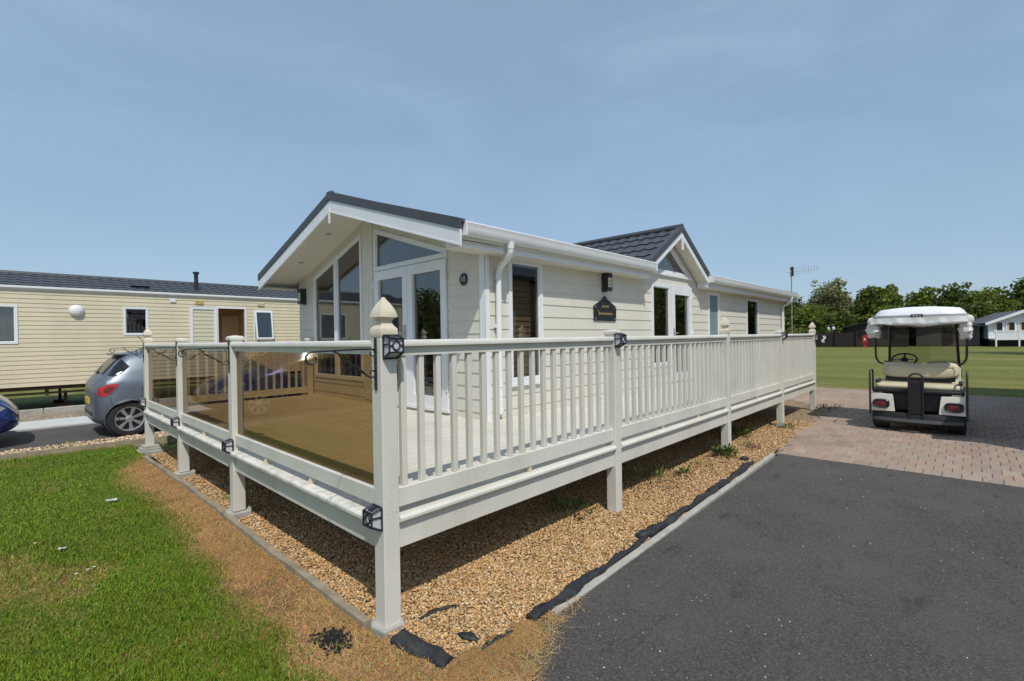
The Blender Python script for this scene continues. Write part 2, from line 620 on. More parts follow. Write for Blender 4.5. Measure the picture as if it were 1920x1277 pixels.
# gravel sheet
def gravel_mat(name, stops, scale):
    m, n, l, b, pos = nodes_of(name, 0.8)
    v = n.new('ShaderNodeTexVoronoi')
    v.inputs['Scale'].default_value = scale
    l.new(pos, v.inputs['Vector'])
    sp = n.new('ShaderNodeSeparateColor')
    l.new(v.outputs['Color'], sp.inputs[0])
    c = ramp(n, l, sp.outputs[0], stops)
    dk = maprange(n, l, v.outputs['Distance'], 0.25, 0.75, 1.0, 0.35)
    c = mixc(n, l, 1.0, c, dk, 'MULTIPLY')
    c = mixc(n, l, maprange(n, l, noise(n, l, pos, 1.6, 4, 0.6), 0.52, 0.75, 0, 0.55), c, (0.13, 0.075, 0.035))
    l.new(c, b.inputs['Base Color'])
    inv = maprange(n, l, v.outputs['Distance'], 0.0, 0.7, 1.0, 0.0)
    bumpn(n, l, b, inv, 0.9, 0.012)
    return m


GRAV = [(0.0, (0.20, 0.095, 0.035)), (0.2, (0.36, 0.20, 0.085)), (0.45, (0.48, 0.31, 0.15)), (0.65, (0.55, 0.40, 0.22)), (0.82, (0.66, 0.55, 0.38)), (1.0, (0.74, 0.70, 0.60))]
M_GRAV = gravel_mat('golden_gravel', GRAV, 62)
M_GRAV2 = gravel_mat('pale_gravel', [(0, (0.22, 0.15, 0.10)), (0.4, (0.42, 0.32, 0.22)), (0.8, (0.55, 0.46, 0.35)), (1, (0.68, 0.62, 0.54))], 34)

# block paving pieces: colour per object
m, n, l, b, pos = nodes_of('paving_block', 0.85)
oi = n.new('ShaderNodeObjectInfo')
at = n.new('ShaderNodeAttribute')
at.attribute_name = 'Col'
base = at.outputs['Color']
k = maprange(n, l, noise(n, l, pos, 24, 5, 0.7), 0.3, 0.7, 0.78, 1.2)
k2 = maprange(n, l, noise(n, l, pos, 0.7, 3, 0.5), 0.3, 0.7, 0.85, 1.12)
c = mixc(n, l, 1.0, base, k, 'MULTIPLY')
c = mixc(n, l, 1.0, c, k2, 'MULTIPLY')
l.new(c, b.inputs['Base Color'])
bumpn(n, l, b, noise(n, l, pos, 120, 4, 0.7), 0.3, 0.006)
M_BLOCK = m
M_SAND = mat('jointing_sand', (0.22, 0.185, 0.145), 0.95, 0.2, 20, 0.3, 80)

# ------------------------------------------------------------------ ground sheets


def sheet(name, pts, z, m, kind='structure'):
    mb = MB()
    mb.add([(x, y, z) for x, y in pts], [tuple(range(len(pts)))])
    o = mb.build(name, m)
    if o.data.polygons[0].normal.z < 0:
        o.data.flip_normals()
    o['kind'] = kind
    return o


sheet('ground', [(-400, -400), (900, -400), (900, 900), (-400, 900)], -0.06, M_FIELD)
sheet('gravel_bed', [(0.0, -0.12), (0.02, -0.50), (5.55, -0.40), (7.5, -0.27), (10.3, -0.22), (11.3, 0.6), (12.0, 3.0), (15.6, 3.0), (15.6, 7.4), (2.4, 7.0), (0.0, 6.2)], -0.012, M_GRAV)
sheet('asphalt_drive', [(-0.40, -1.2), (0.05, -0.87), (0.35, -0.72), (0.70, -0.575), (5.615, -0.47), (5.615, -5.1), (5.8, -9.0), (-5.5, -9.0), (-1.9, -3.4)], -0.006, M_ASPH)
sheet('paving_bed', [(5.60, -0.42), (7.5, -0.27), (10.3, -0.22), (11.3, 0.6), (12.0, 3.0), (12.3, 4.2), (15.0, 4.2), (15.0, -5.2), (5.60, -5.2)], -0.014, M_SAND)


def edge_y(x):
    return 7.25 - 0.12 * x


sheet('gravel_strip', [(-12, edge_y(-9)), (-8, edge_y(-8)), (3.2, edge_y(3.2)), (3.2, 8.05), (-12, 8.05)], -0.016, M_GRAV2)
sheet('parking_asphalt', [(-14, 8.05), (6, 8.05), (6, 10.5), (-14, 10.5)], -0.02, M_ASPH)
mb = MB().box(-14, 1.2, 10.5, 11.77, -0.06, 0.012)
tag(mb.build('concrete_path', M_SLAB), kind='structure')
sheet('gravel_border', [(-14, 11.77), (9, 11.77), (9, 14.15), (-14, 14.15)], -0.014, M_GRAV2)
o = thing('garden_kerb', 'low tan concrete kerb edging the pale gravel in front of the neighbouring caravan', 'kerb', (-4, 13.4, 0))
for i in range(14):
    MB().box(-10 + i * 0.92, -10 + i * 0.92 + 0.905, 13.33, 13.45, -0.05, 0.10 + 0.004 * (i % 3)).build('kerb_stone', M_CONC, o, bevel=0.008)

# concrete kerb between the gravel and the drive
o = thing('drive_kerb', 'thin grey concrete kerb between the golden gravel and the asphalt drive', 'kerb', (3, -0.5, 0))
kx = 0.75
while kx < 5.5:
    x1 = min(kx + 0.915, 5.55)
    ya = -0.575 + 0.0285 * (kx - 0.7)
    yb = -0.575 + 0.0285 * (x1 - 0.7)
    mb = MB()
    zt = 0.006 + random.uniform(-.003, .003)
    mb.add([(kx, ya, -.08), (x1 - .006, yb, -.08), (x1 - .006, yb + .055, -.08), (kx, ya + .055, -.08),
            (kx, ya, zt), (x1 - .006, yb, zt), (x1 - .006, yb + .055, zt), (kx, ya + .055, zt)],
           [(0, 3, 2, 1), (4, 5, 6, 7), (0, 1, 5, 4), (1, 2, 6, 5), (2, 3, 7, 6), (3, 0, 4, 7)])
    mb.build('kerb_stone', M_CONC, o, bevel=0.006)
    kx = x1
# lawn edging timbers
o = thing('lawn_edging', 'weathered grey timber edging between the dry lawn and the gravel under the deck', 'edging', (0, 3, 0))
for (ya, yb, xa, xb) in ((0.12, 2.02, -0.035, -0.05), (2.03, 4.0, -0.045, -0.04), (4.01, 5.9, -0.05, -0.09)):
    mb = MB()
    N = 10
    rings = []
    for i in range(N + 1):
        t = i / N
        y = ya + (yb - ya) * t
        x = xa + (xb - xa) * t + random.uniform(-.004, .004)
        z = 0.035 + random.uniform(-.007, .007)
        rings.append([(x - .024, y, -.06), (x + .024, y, -.06), (x + .024 + random.uniform(-.003, .003), y, z), (x - .024, y, z + random.uniform(-.004, .004))])
    mb.loft(rings).build('edging_board', M_TIMBER, o)
o = thing('parking_edging', 'dark timber edging board between the green lawn and the parking gravel', 'edging', (-3, 7.5, 0))
for (xa, xb) in ((-9, -5.1), (-5.09, -1.2), (-1.19, 3.0)):
    MB().beam((xa, edge_y(xa) - .02, 0.01), (xb, edge_y(xb) - .02, 0.01), 0.05, 0.12).build('edging_board', M_TIMBER, o)


# ------------------------------------------------------------------ near lawn with blades
def dry_mask(x, y):
    """1 where the grass is dead straw beside the edging"""
    w = 0.265 + 0.30 * fbm(x * 0.9 + 3, y * 1.1, 3) + 0.10 * (vn(x * 5, y * 5, 8) - .5)
    w = w + np.clip(0.9 - y, 0, 1.6) * 0.10
    w = np.where(y > 5.4, w * np.clip((6.3 - y) / .9, 0, 1), w)
    d = (x + w + .10 * (fbm(x * 5, y * 5, 90) - .5)) / 0.22
    base = np.clip(d + .5, 0, 1)
    spots = np.clip((fbm(x * 1.4 + 9, y * 1.4 + 2, 21) - .60) * 7, 0, .75)
    rear = np.clip((edge_y(x) - y) / .25, 0, 1)
    return np.maximum(base, np.maximum(spots * .7, (1 - rear) * .6))


NX, NY = 205, 300
gx_, gy_ = np.meshgrid(np.linspace(-9.0, 0.82, NX), np.linspace(-5.2, 8.2, NY))
X, Y = gx_.ravel(), gy_.ravel()
dm = dry_mask(X, Y)
fb = fbm(X * 3, Y * 3, 5)
green = np.stack([0.070 + .03 * fb, 0.115 + .035 * fb, 0.010 + 0 * fb], 1)
straw = np.stack([0.27 + .13 * fb, 0.145 + .08 * fb, 0.055 + .03 * fb], 1)
colr = green * (1 - dm[:, None]) + straw * dm[:, None]
soil = np.clip((fbm(X * 4 + 5, Y * 4, 31) - .62) * 8, 0, 1) * np.clip(dm + .25, 0, 1)
colr = colr * (1 - soil[:, None] * .6) + np.array([0.10, 0.06, 0.035]) * soil[:, None] * .6
Z = 0.004 + 0.016 * (fbm(X * 2, Y * 2, 14) - .5) + 0.008 * (vn(X * 9, Y * 9, 4) - .5)
V = np.stack([X, Y, Z], 1)
idx = np.arange(NX * NY).reshape(NY, NX)
F = np.stack([idx[:-1, :-1].ravel(), idx[:-1, 1:].ravel(), idx[1:, 1:].ravel(), idx[1:, :-1].ravel()], 1)
fcx, fcy = X[F].mean(1), Y[F].mean(1)


def on_lawn(x, y):
    front = (x + 1.9) * 1.42 - 3.4          # drive boundary in front of the camera
    a = (x < -0.055) & (y < edge_y(x) - .03) & (y > front)
    wob = 0.05 * np.sin(x * 23) + .03 * np.sin(x * 51 + 1)
    ya_ = np.interp(x, [-.4, .05, .35, .72, .9], [-1.2, -.87, -.72, -.575, -.53]) - .03 + wob * .8
    yb_ = np.interp(x, [-.06, .03, .10, .3, .75], [.02, -.12, -.43, -.475, -.50]) + .02 * np.sin(x * 40)
    ya_ = ya_ + .09 * (fbm(x * 9, y * 9, 77) - .45) + .05 * (vn(x * 31, y * 31, 5) - .5)
    bq = (x >= -0.055) & (x < .74) & (y < yb_) & (y > ya_)
    return a | bq


F = F[on_lawn(fcx, fcy)]
big_mesh('lawn', V, F, M_LAWN, colr, 'structure', True)


def cam_px(x, y, z):
    d = np.stack([x - CAM.x, y - CAM.y, z - CAM.z], 1)
    w = d @ np.array(_f)
    return (d @ np.array(_r2)) / w * 900 + 960, 638.5 - (d @ np.array(_u2)) / w * 900, w


def scatter(n, x0, x1, y0, y1, dens, margin=60):
    """random points thinned to a density (per m2) that falls with distance"""
    x = rng.uniform(x0, x1, n)
    y = rng.uniform(y0, y1, n)
    u, v, w = cam_px(x, y, np.zeros(n))
    d = np.hypot(x - CAM.x, y - CAM.y)
    p = dens(d) / (n / ((x1 - x0) * (y1 - y0)))
    k = (w > .3) & (u > -margin) & (u < 1920 + margin) & (v < 1277 + margin) & (rng.random(n) < p)
    return x[k], y[k], d[k]


def blades(x, y, L, wdt, lean, cols, base_z=0.0):
    n = len(x)
    a = rng.uniform(0, 2 * math.pi, n)
    la = rng.uniform(0, 2 * math.pi, n)
    dx, dy = np.cos(a) * wdt / 2, np.sin(a) * wdt / 2
    lx, ly = np.cos(la) * L * np.sin(lean), np.sin(la) * L * np.sin(lean)
    hz = L * np.cos(lean)
    z0 = np.full(n, base_z)
    P = np.zeros((n, 5, 3))
    P[:, 0] = np.stack([x - dx, y - dy, z0], 1)
    P[:, 1] = np.stack([x + dx, y + dy, z0], 1)
    P[:, 2] = np.stack([x - dx * .8 + lx * .38, y - dy * .8 + ly * .38, z0 + hz * .6], 1)
    P[:, 3] = np.stack([x + dx * .8 + lx * .38, y + dy * .8 + ly * .38, z0 + hz * .6], 1)
    P[:, 4] = np.stack([x + lx, y + ly, z0 + hz], 1)
    k = np.arange(n)[:, None] * 5
    T = np.concatenate([k + np.array([[0, 1, 3]]), k + np.array([[0, 3, 2]]), k + np.array([[2, 3, 4]])], 0)
    return P.reshape(-1, 3), T, np.repeat(cols, 5, 0)


bx_, by_, bd_ = scatter(2800000, -7.5, 0.8, -2.4, 8.0, lambda d: np.minimum(34000, 34000 * (2.3 / d) ** 2))
k = on_lawn(bx_, by_)
bx_, by_, bd_ = bx_[k], by_[k], bd_[k]
dmk = dry_mask(bx_, by_)
isdry = rng.random(len(bx_)) < dmk * .93 + 0.05
thin = np.where(isdry, rng.random(len(bx_)) < .7, rng.random(len(bx_)) < .97)
bx_, by_, bd_, isdry, dmk = bx_[thin], by_[thin], bd_[thin], isdry[thin], dmk[thin]
nb = len(bx_)
tuft = fbm(bx_ * 2.2, by_ * 2.2, 44)
L = np.where(isdry, rng.uniform(.010, .042, nb), rng.uniform(.014, .036, nb) * (0.55 + 1.0 * tuft))
W = np.where(isdry, .0021, .0028) * (1 + .22 * bd_)
lean = np.where(isdry, rng.uniform(.9, 1.5, nb), rng.uniform(.15, 1.05, nb))
g1 = np.stack([rng.uniform(.105, .195, nb), rng.uniform(.165, .270, nb), rng.uniform(.008, .022, nb)], 1)
g1 *= (0.68 + .6 * fbm(bx_ * 1.1, by_ * 1.1, 60))[:, None]
g2 = np.stack([rng.uniform(.30, .56, nb), rng.uniform(.18, .36, nb), rng.uniform(.065, .165, nb)], 1)
g2 *= (0.75 + .5 * fbm(bx_ * 1.7, by_ * 1.7, 71))[:, None]
bc = np.where(isdry[:, None], g2, g1)
ex = rng.uniform(-.2, 1.0, 2600)
ey = np.interp(ex, [-.4, .05, .35, .72, 1.1], [-1.2, -.87, -.72, -.575, -.55]) + rng.normal(-.02, .045, 2600)
kx_ = rng.random(2600) < np.clip(1.15 - ex, .1, 1)
ex, ey = ex[kx_], ey[kx_]
ne = len(ex)
bx_, by_ = np.concatenate([bx_, ex]), np.concatenate([by_, ey])
L = np.concatenate([L, rng.uniform(.03, .11, ne)])
W = np.concatenate([W, np.full(ne, .0028)])
lean = np.concatenate([lean, rng.uniform(1.25, 1.52, ne)])
bc = np.concatenate([bc, np.stack([rng.uniform(.30, .58, ne), rng.uniform(.21, .40, ne), rng.uniform(.10, .20, ne)], 1)])
V, T, C = blades(bx_, by_, L, W, lean, bc, 0.002)
o = big_mesh('lawn_grass', V, T, M_GRASSB, C, 'stuff')
tag(o, 'short green lawn grass fading to dry straw beside the timber edging', 'grass')

# ------------------------------------------------------------------ gravel stones


def stones(x, y, r, cols, z0):
    n = len(x)
    base = np.array([(1, 0, 0), (0, 1, 0), (-1, 0, 0), (0, -1, 0), (0, 0, 1), (0, 0, -1),
                     (.62, .62, .45), (-.62, .62, .45), (-.62, -.62, .45), (.62, -.62, .45)], float)
    tri = np.array([(0, 6, 9), (0, 1, 6), (1, 7, 6), (1, 2, 7), (2, 8, 7), (2, 3, 8), (3, 9, 8), (3, 0, 9),
                    (4, 6, 7), (4, 7, 8), (4, 8, 9), (4, 9, 6), (5, 1, 0), (5, 2, 1), (5, 3, 2), (5, 0, 3)])
    a = rng.uniform(0, 2 * math.pi, n)
    t = rng.normal(0, .45, n)
    sc = np.stack([rng.uniform(.75, 1.35, n), rng.uniform(.6, 1.05, n), rng.uniform(.4, .8, n)], 1) * r[:, None]
    P = base[None] * (1 + rng.uniform(-.22, .22, (n, 10, 1))) * sc[:, None]
    ct, st_ = np.cos(t)[:, None], np.sin(t)[:, None]
    x1, z1 = P[..., 0] * ct - P[..., 2] * st_, P[..., 0] * st_ + P[..., 2] * ct
    ca, sa = np.cos(a)[:, None], np.sin(a)[:, None]
    Q = np.stack([x1 * ca - P[..., 1] * sa + x[:, None], x1 * sa + P[..., 1] * ca + y[:, None], z1 + z0[:, None]], 2)
    k = np.arange(n)[:, None, None] * 10
    return Q.reshape(-1, 3), (k + tri[None]).reshape(-1, 3), np.repeat(cols, 10, 0)


def stone_cols(n, pal):
    pal = np.array(pal)
    c = pal[rng.integers(0, len(pal), n)]
    return np.clip(c * rng.uniform(.66, 1.20, (n, 1)) * np.array([1.08, .98, .84]), 0.01, .85)


PAL = [(.50, .33, .16), (.55, .38, .20), (.45, .27, .12), (.40, .21, .085), (.58, .43, .25), (.62, .50, .33), (.64, .57, .45), (.38, .28, .18), (.52, .36, .19), (.55, .41, .24), (.49, .31, .15), (.47, .33, .19)]
sx, sy, sd = scatter(900000, -0.02, 8.5, -0.52, 6.2, lambda d: np.minimum(9500, 9500 * (3.2 / d) ** 1.6), 30)
keep = (sy > -0.50 + .02 * sx + .02 * np.sin(sx * 9)) & ((sy < 1.2) | (sx < 1.0)) & (sx > 0.0)
sx, sy, sd = sx[keep], sy[keep], sd[keep]
ns = len(sx)
mound = 0.014 * (fbm(sx * 1.5, sy * 1.5, 9) - .4)
r_ = rng.uniform(.0045, .0108, ns) * (1 + .05 * sd)
V, T, C = stones(sx, sy, r_, stone_cols(ns, PAL), -0.008 + mound + rng.uniform(-.002, .006, ns))
o = big_mesh('gravel_stones', V, T, M_STONE, C, 'stuff')
tag(o, 'loose golden gravel stones spread under and in front of the deck', 'gravel')
# stray stones on the pale gravel by the parking
qx, qy, qd = scatter(60000, -6, 3, 7.1, 8.2, lambda d: 900 + 0 * d, 30)
k = qy > edge_y(qx) + .03
qx, qy = qx[k], qy[k]
nq = len(qx)
V, T, C = stones(qx, qy, rng.uniform(.012, .03, nq), stone_cols(nq, [(.45, .35, .25), (.55, .45, .33), (.35, .25, .17), (.62, .55, .45)]), np.full(nq, -.008))
o = big_mesh('parking_gravel', V, T, M_STONE, C, 'stuff')
tag(o, 'pale coarse gravel strip between the lawn and the parking asphalt', 'gravel')

# ------------------------------------------------------------------ block paving
def block_verts(x0, x1, y0, y1, zt, tilt):
    c = .006
    zb = -.05
    return ([(x0, y0, zb), (x1, y0, zb), (x1, y1, zb), (x0, y1, zb),
             (x0, y0, zt - c + tilt), (x1, y0, zt - c), (x1, y1, zt - c - tilt), (x0, y1, zt - c),
             (x0 + c, y0 + c, zt + tilt), (x1 - c, y0 + c, zt), (x1 - c, y1 - c, zt - tilt), (x0 + c, y1 - c, zt)],
            [(0, 1, 5, 4), (1, 2, 6, 5), (2, 3, 7, 6), (3, 0, 4, 7),
             (4, 5, 9, 8), (5, 6, 10, 9), (6, 7, 11, 10), (7, 4, 8, 11), (8, 9, 10, 11)])


def inside(poly, x, y):
    r = False
    for i in range(len(poly)):
        (xa, ya), (xb, yb) = poly[i], poly[i - 1]
        if (ya > y) != (yb > y) and x < (xb - xa) * (y - ya) / (yb - ya) + xa:
            r = not r
    return r


PAVE = [(5.58, -0.44), (7.5, -0.28), (10.3, -0.23), (11.3, 0.6), (12.0, 3.0), (12.3, 4.2), (15.0, 4.2), (15.0, -5.1), (5.60, -5.1)]
pave = thing('block_paving', 'brown and pink block paving pad under the white golf buggy', 'paving', (9, -2, 0))
pave['kind'] = 'structure'
blocks = []
bpal = [(.37, .28, .215), (.355, .265, .205), (.38, .29, .22), (.36, .275, .225), (.385, .295, .23), (.35, .28, .24), (.38, .265, .21), (.365, .255, .20)]
xx = 5.622
rowi = 0
while xx < 15.0:
    dpt = .232
    yy = -5.1 - (.08 if rowi % 2 else 0) - random.uniform(-.006, .006)
    while yy < 4.2:
        wd_ = .160
        if inside(PAVE, xx + dpt / 2, yy + wd_ / 2):
            blocks.append((xx + .002, xx + dpt - .002, yy + .002, yy + wd_ - .002))
        yy += wd_
    xx += dpt
    rowi += 1


def vis(bk):
    u, v, w = cam_px(np.array([(bk[0] + bk[1]) / 2]), np.array([(bk[2] + bk[3]) / 2]), np.array([0.]))
    return w[0] > 0 and -20 < u[0] < 1940 and v[0] < 1300


blocks.sort(key=lambda bk: (0 if vis(bk) else 1, math.hypot((bk[0] + bk[1]) / 2 - CAM.x, (bk[2] + bk[3]) / 2 - CAM.y)))
rest = ([], [], [])


def add_col(me, c):
    a = me.color_attributes.new('Col', 'FLOAT_COLOR', 'POINT')
    a.data.foreach_set('color', np.array([(*c, 1)] * len(me.vertices), np.float32).ravel())


allV, allC, mbr = [], [], MB()
for i, bk in enumerate(blocks):
    zt = random.uniform(-.0018, .0018)
    vs, fs = block_verts(*bk, zt, random.uniform(-.001, .001))
    c = random.choice(bpal)
    kf = random.uniform(.84, .98)
    c = tuple(q * kf for q in c)
    if i < 300:
        ob = MB().add(vs, fs).build('paving_block', M_BLOCK, pave, recalc=False)
        add_col(ob.data, c)
    else:
        mbr.add(vs, fs)
        allC += [(*c, 1)] * len(vs)
ob = mbr.build('paving_blocks', M_BLOCK, pave, recalc=False)
a = ob.data.color_attributes.new('Col', 'FLOAT_COLOR', 'POINT')
a.data.foreach_set('color', np.array(allC, np.float32).ravel())
ob['kind'] = 'stuff'

# ------------------------------------------------------------------ deck with balustrade
ZD = 0.60
deck = thing('deck', 'raised cream deck with white posts, balusters and bronze glass panels around the lodge', 'deck', (0, 0, 0))
XE = 10.03
PX = [0.0, 2.34, 5.11, 7.64, XE]           # posts on the long side (front corners)
PY = [2.50, 4.45, 6.42]                     # posts on the short side
PW = 0.10


def post(x, y, top, cap, z0=0.0, w=PW):
    p = MB().box(x, x + w, y, y + w, z0, top).build('post', M_PVC, deck, bevel=.004)
    cx, cy = x + w / 2, y + w / 2
    h = w / 2
    sc_ = MB()
    for (zx, oy) in ((.655, .028), (.655, .072), (.72, .05), (1.51, .03), (1.51, .07)):
        if z0 < .3:
            sc_.lathe((x - .0005, y + oy, zx), (-1, 0, 0), [(.005, -.001), (.0045, .0015), (.0, .002)], 8)
            sc_.lathe((x + oy, y - .0005, zx - .02), (0, -1, 0), [(.005, -.001), (.0045, .0015), (.0, .002)], 8)
    if sc_.v:
        tag(sc_.build('screw_heads', M_CAP, p), kind='stuff')
    mb = MB()
    if cap == 'finial':
        mb.sqloft(cx, cy, [(h + .001, top - .012), (h + .004, top), (h + .004, top + .032), (h - .001, top + .040), (h - .010, top + .050),
                           (h - .016, top + .062), (h - .018, top + .074), (h - .015, top + .085), (h - .006, top + .094), (h + .004, top + .098),
                           (h + .003, top + .108), (h - .003, top + .130), (h - .012, top + .152), (h - .024, top + .174), (h - .036, top + .191), (.006, top + .207), (.001, top + .209)])
        mb.build('post_cap', M_CAP, p, smooth=True, sharp=50)
    else:
        mb.sqloft(cx, cy, [(h + .002, top - .01), (h + .010, top - .004), (h + .010, top + .016), (h - .004, top + .028), (.002, top + .036)])
        mb.build('post_cap', M_PVC, p)
    return p


post(0, 0, 1.598, 'finial')
for x, cp in zip(PX[1:], ('flat', 'finial', 'flat', 'finial')):
    post(x, 0, 1.60, cp)
for y, cp in zip(PY, ('flat', 'flat', 'finial')):
    post(0, y, 1.60, cp, 0.05)
post(2.38, 6.42, 1.60, 'flat', 0.3)
post(XE, 1.72, 1.60, 'flat')


def bay_x(xa, xb, y0):
    """baluster bay running along x between two posts, fence centred on y0"""
    mb = MB()
    prof = [(y0 - .05, 1.548), (y0 - .046, 1.562), (y0 - .03, 1.571), (y0 + .03, 1.571), (y0 + .046, 1.562), (y0 + .05, 1.548), (y0 + .05, 1.536), (y0 - .05, 1.536)]
    mb.loft([[(x, y, z) for y, z in prof] for x in (xa, xb)])
    mb.build('top_rail', M_PVC, deck)
    MB().box(xa, xb, y0 - .025, y0 + .025, 1.482, 1.5355).build('upper_rail', M_PVC, deck)
    MB().box(xa, xb, y0 - .03, y0 + .03, 0.640, 0.748).build('bottom_rail', M_PVC, deck, bevel=.004)
    n = max(2, round((xb - xa) / .127))
    for i in range(n):
        x = xa + (i + .5) * (xb - xa) / n
        inst('baluster', BAL_ME, deck, Matrix.Translation((x, y0, 0)))
    for f in (.33, .67) if xb - xa > 2.5 else (.5,):
        x = xa + (xb - xa) * f
        MB().box(x - .012, x + .012, y0 - .025, y0 + .025, 0.6, 0.6395).build('rail_support', M_CAP, deck)


_t = MB().box(-.0175, .0175, -.0175, .0175, .7485, 1.4815).build('baluster', M_PVC, None, bevel=.003)
BAL_ME = _t.data
bpy.data.objects.remove(_t)
for i in range(4):
    bay_x(PX[i] + PW, PX[i + 1], 0.05)
bay_x(PW, 2.38, 6.47)
# end bay (along y) at the far end
ME_ = MB()
for (z0, z1, h, nm) in ((1.536, 1.571, .05, 'top_rail'), (1.482, 1.5355, .025, 'upper_rail'), (.64, .748, .03, 'bottom_rail')):
    MB().box(XE + .05 - h, XE + .05 + h, PW, 1.72, z0, z1).build(nm, M_PVC, deck)
for i in range(12):
    inst('baluster', BAL_ME, deck, Matrix.Translation((XE + .05, .165 + i * .135, 0)))
# glass bays along the short side
ys = [(PW, PY[0]), (PY[0] + PW, PY[1]), (PY[1] + PW, PY[2])]
for i, (ya, yb) in enumerate(ys):
    x0 = .05
    prof = [(x0 - .05, 1.548), (x0 - .046, 1.562), (x0 - .03, 1.571), (x0 + .03, 1.571), (x0 + .046, 1.562), (x0 + .05, 1.548), (x0 + .05, 1.536), (x0 - .05, 1.536)]
    MB().loft([[(x, y, z) for x, z in prof] for y in (ya, yb)]).build('top_rail', M_PVC, deck)
    MB().box(x0 - .025, x0 + .025, ya, yb, 1.492, 1.5355).build('upper_rail', M_PVC, deck)
    MB().box(x0 - .028, x0 + .028, ya, yb, 0.650, 0.745).build('bottom_rail', M_PVC, deck, bevel=.004)
    MB().box(x0 - .006, x0 + .006, ya, yb, 0.7452, 1.4918).build('glass_panel', M_BRONZE, deck)
    for f in ((.36, .70) if i == 0 else (.5,)):
        y = ya + (yb - ya) * f
        MB().add([(x0 - .05, y - .006, .6), (x0 + .02, y - .006, .6), (x0 + .02, y - .006, .6495), (x0 - .02, y - .006, .6495),
                  (x0 - .05, y + .006, .6), (x0 + .02, y + .006, .6), (x0 + .02, y + .006, .6495), (x0 - .02, y + .006, .6495)],
                 [(0, 3, 2, 1), (4, 5, 6, 7), (0, 1, 5, 4), (1, 2, 6, 5), (2, 3, 7, 6), (3, 0, 4, 7)]).build('rail_support', M_CAP, deck)
# fascia boards and their rounded lips
for i in range(4):
    xa, xb = PX[i] + PW, PX[i + 1]
    MB().box(xa, xb, 0.022, 0.047, 0.412, 0.562).build('fascia', M_PVC, deck, bevel=.003)
    prof = [(.047, .563), (-.004, .563), (-.012, .570), (-.012, .584), (-.006, .592), (.004, .598), (.047, .601)]
    MB().loft([[(x, y, z) for y, z in prof] for x in (xa, xb)]).build('fascia_lip', M_PVC, deck)
for (ya, yb) in ys:
    MB().box(0.022, 0.047, ya, yb, 0.415, 0.562).build('fascia', M_PVC, deck, bevel=.003)
    prof = [(.047, .563), (-.016, .563), (-.026, .570), (-.026, .586), (-.02, .594), (-.008, .600), (.047, .601)]
    MB().loft([[(x, y, z) for x, z in prof] for y in (ya, yb)]).build('fascia_lip', M_LIP, deck)
MB().box(XE + .06, XE + .085, PW, 1.8, .412, .60).build('fascia', M_PVC, deck)
MB().box(PW, 2.38, 6.46, 6.485, .412, .60).build('fascia', M_PVC, deck)
# deck boards along x
rows = [(0.048 + 1.79 * k / 12, 0.048 + 1.79 * (k + 1) / 12, True) for k in range(12)]
rows += [(1.838 + 4.617 * k / 31, 1.838 + 4.617 * (k + 1) / 31, False) for k in range(31)]
for k, (y, y1, long_) in enumerate(rows):
    y1 -= .0065
    xs = [0.048, 2.6 + (k % 2) * .9, 6.4 + (k % 2) * .5, XE + .058] if long_ else [0.048, 2.505]
    for xa, xb in zip(xs[:-1], xs[1:]):
        dz = random.uniform(-.0012, .0012)
        c = .003
        MB().loft([[(x, y, .575), (x, y1, .575), (x, y1, ZD - c + dz), (x, y1 - c, ZD + dz), (x, y + c, ZD + dz), (x, y, ZD - c + dz)] for x in (xa + .001, xb - .002)]).build('deck_board', M_DECK, deck)
# joists below
for x in (1.0, 2.2, 3.4, 4.6, 5.8, 7.0, 8.2, 9.4):
    MB().box(x, x + .05, .06, 1.8, .45, .57).build('joist', M_DKBRN, deck)
for y in (2.6, 4.0, 5.4):
    MB().box(.06, 2.4, y, y + .05, .45, .57).build('joist', M_DKBRN, deck)
for (x, y) in ((1.2, 1.7), (3.6, 1.7), (6.2, 1.7), (8.8, 1.7)):
    MB().box(x, x + .09, y, y + .09, 0, .45).build('support_leg', M_DKBRN, deck)

# concrete pads under posts
for (x, y, w, h, lab) in ((0.045, 0.055, .155, .020, 'thin concrete pad under the tall corner post nearest the camera'),
                          (0.06, 2.56, .20, .045, 'concrete pad under the second glass-panel post beside the timber edging'),
                          (0.06, 4.51, .20, .045, 'concrete pad under the third glass-panel post from the camera')):
    mb = MB()
    N = 10
    P = [(x + w / 2 * (1 + random.uniform(-.1, .1)) * max(-1, min(1, 1.35 * math.cos(2 * math.pi * k / N + .3))), y + w / 2 * max(-1, min(1, 1.35 * math.sin(2 * math.pi * k / N + .3)))) for k in range(N)]
    mb.loft([[(p[0], p[1], -.06) for p in P], [(p[0], p[1], h - .008) for p in P], [(x + (p[0] - x) * .94, y + (p[1] - y) * .94, h) for p in P]])
    tag(mb.build('concrete_pad', M_CONC), lab, 'pad')
t = thing('slab_stack', 'stack of rough concrete slabs under the far corner post of the deck', 'slabs', (.06, 6.47, 0))
for k in range(3):
    w = .30 - .03 * k
    MB().box(.06 - w / 2 + .01 * k, .06 + w / 2, 6.47 - w / 2, 6.47 + w / 2 - .01 * k, -.04 + .04 * k if k else -.06, .036 * (k + 1) - .02).build('slab', M_CONC, t, bevel=.008)

# solar lanterns


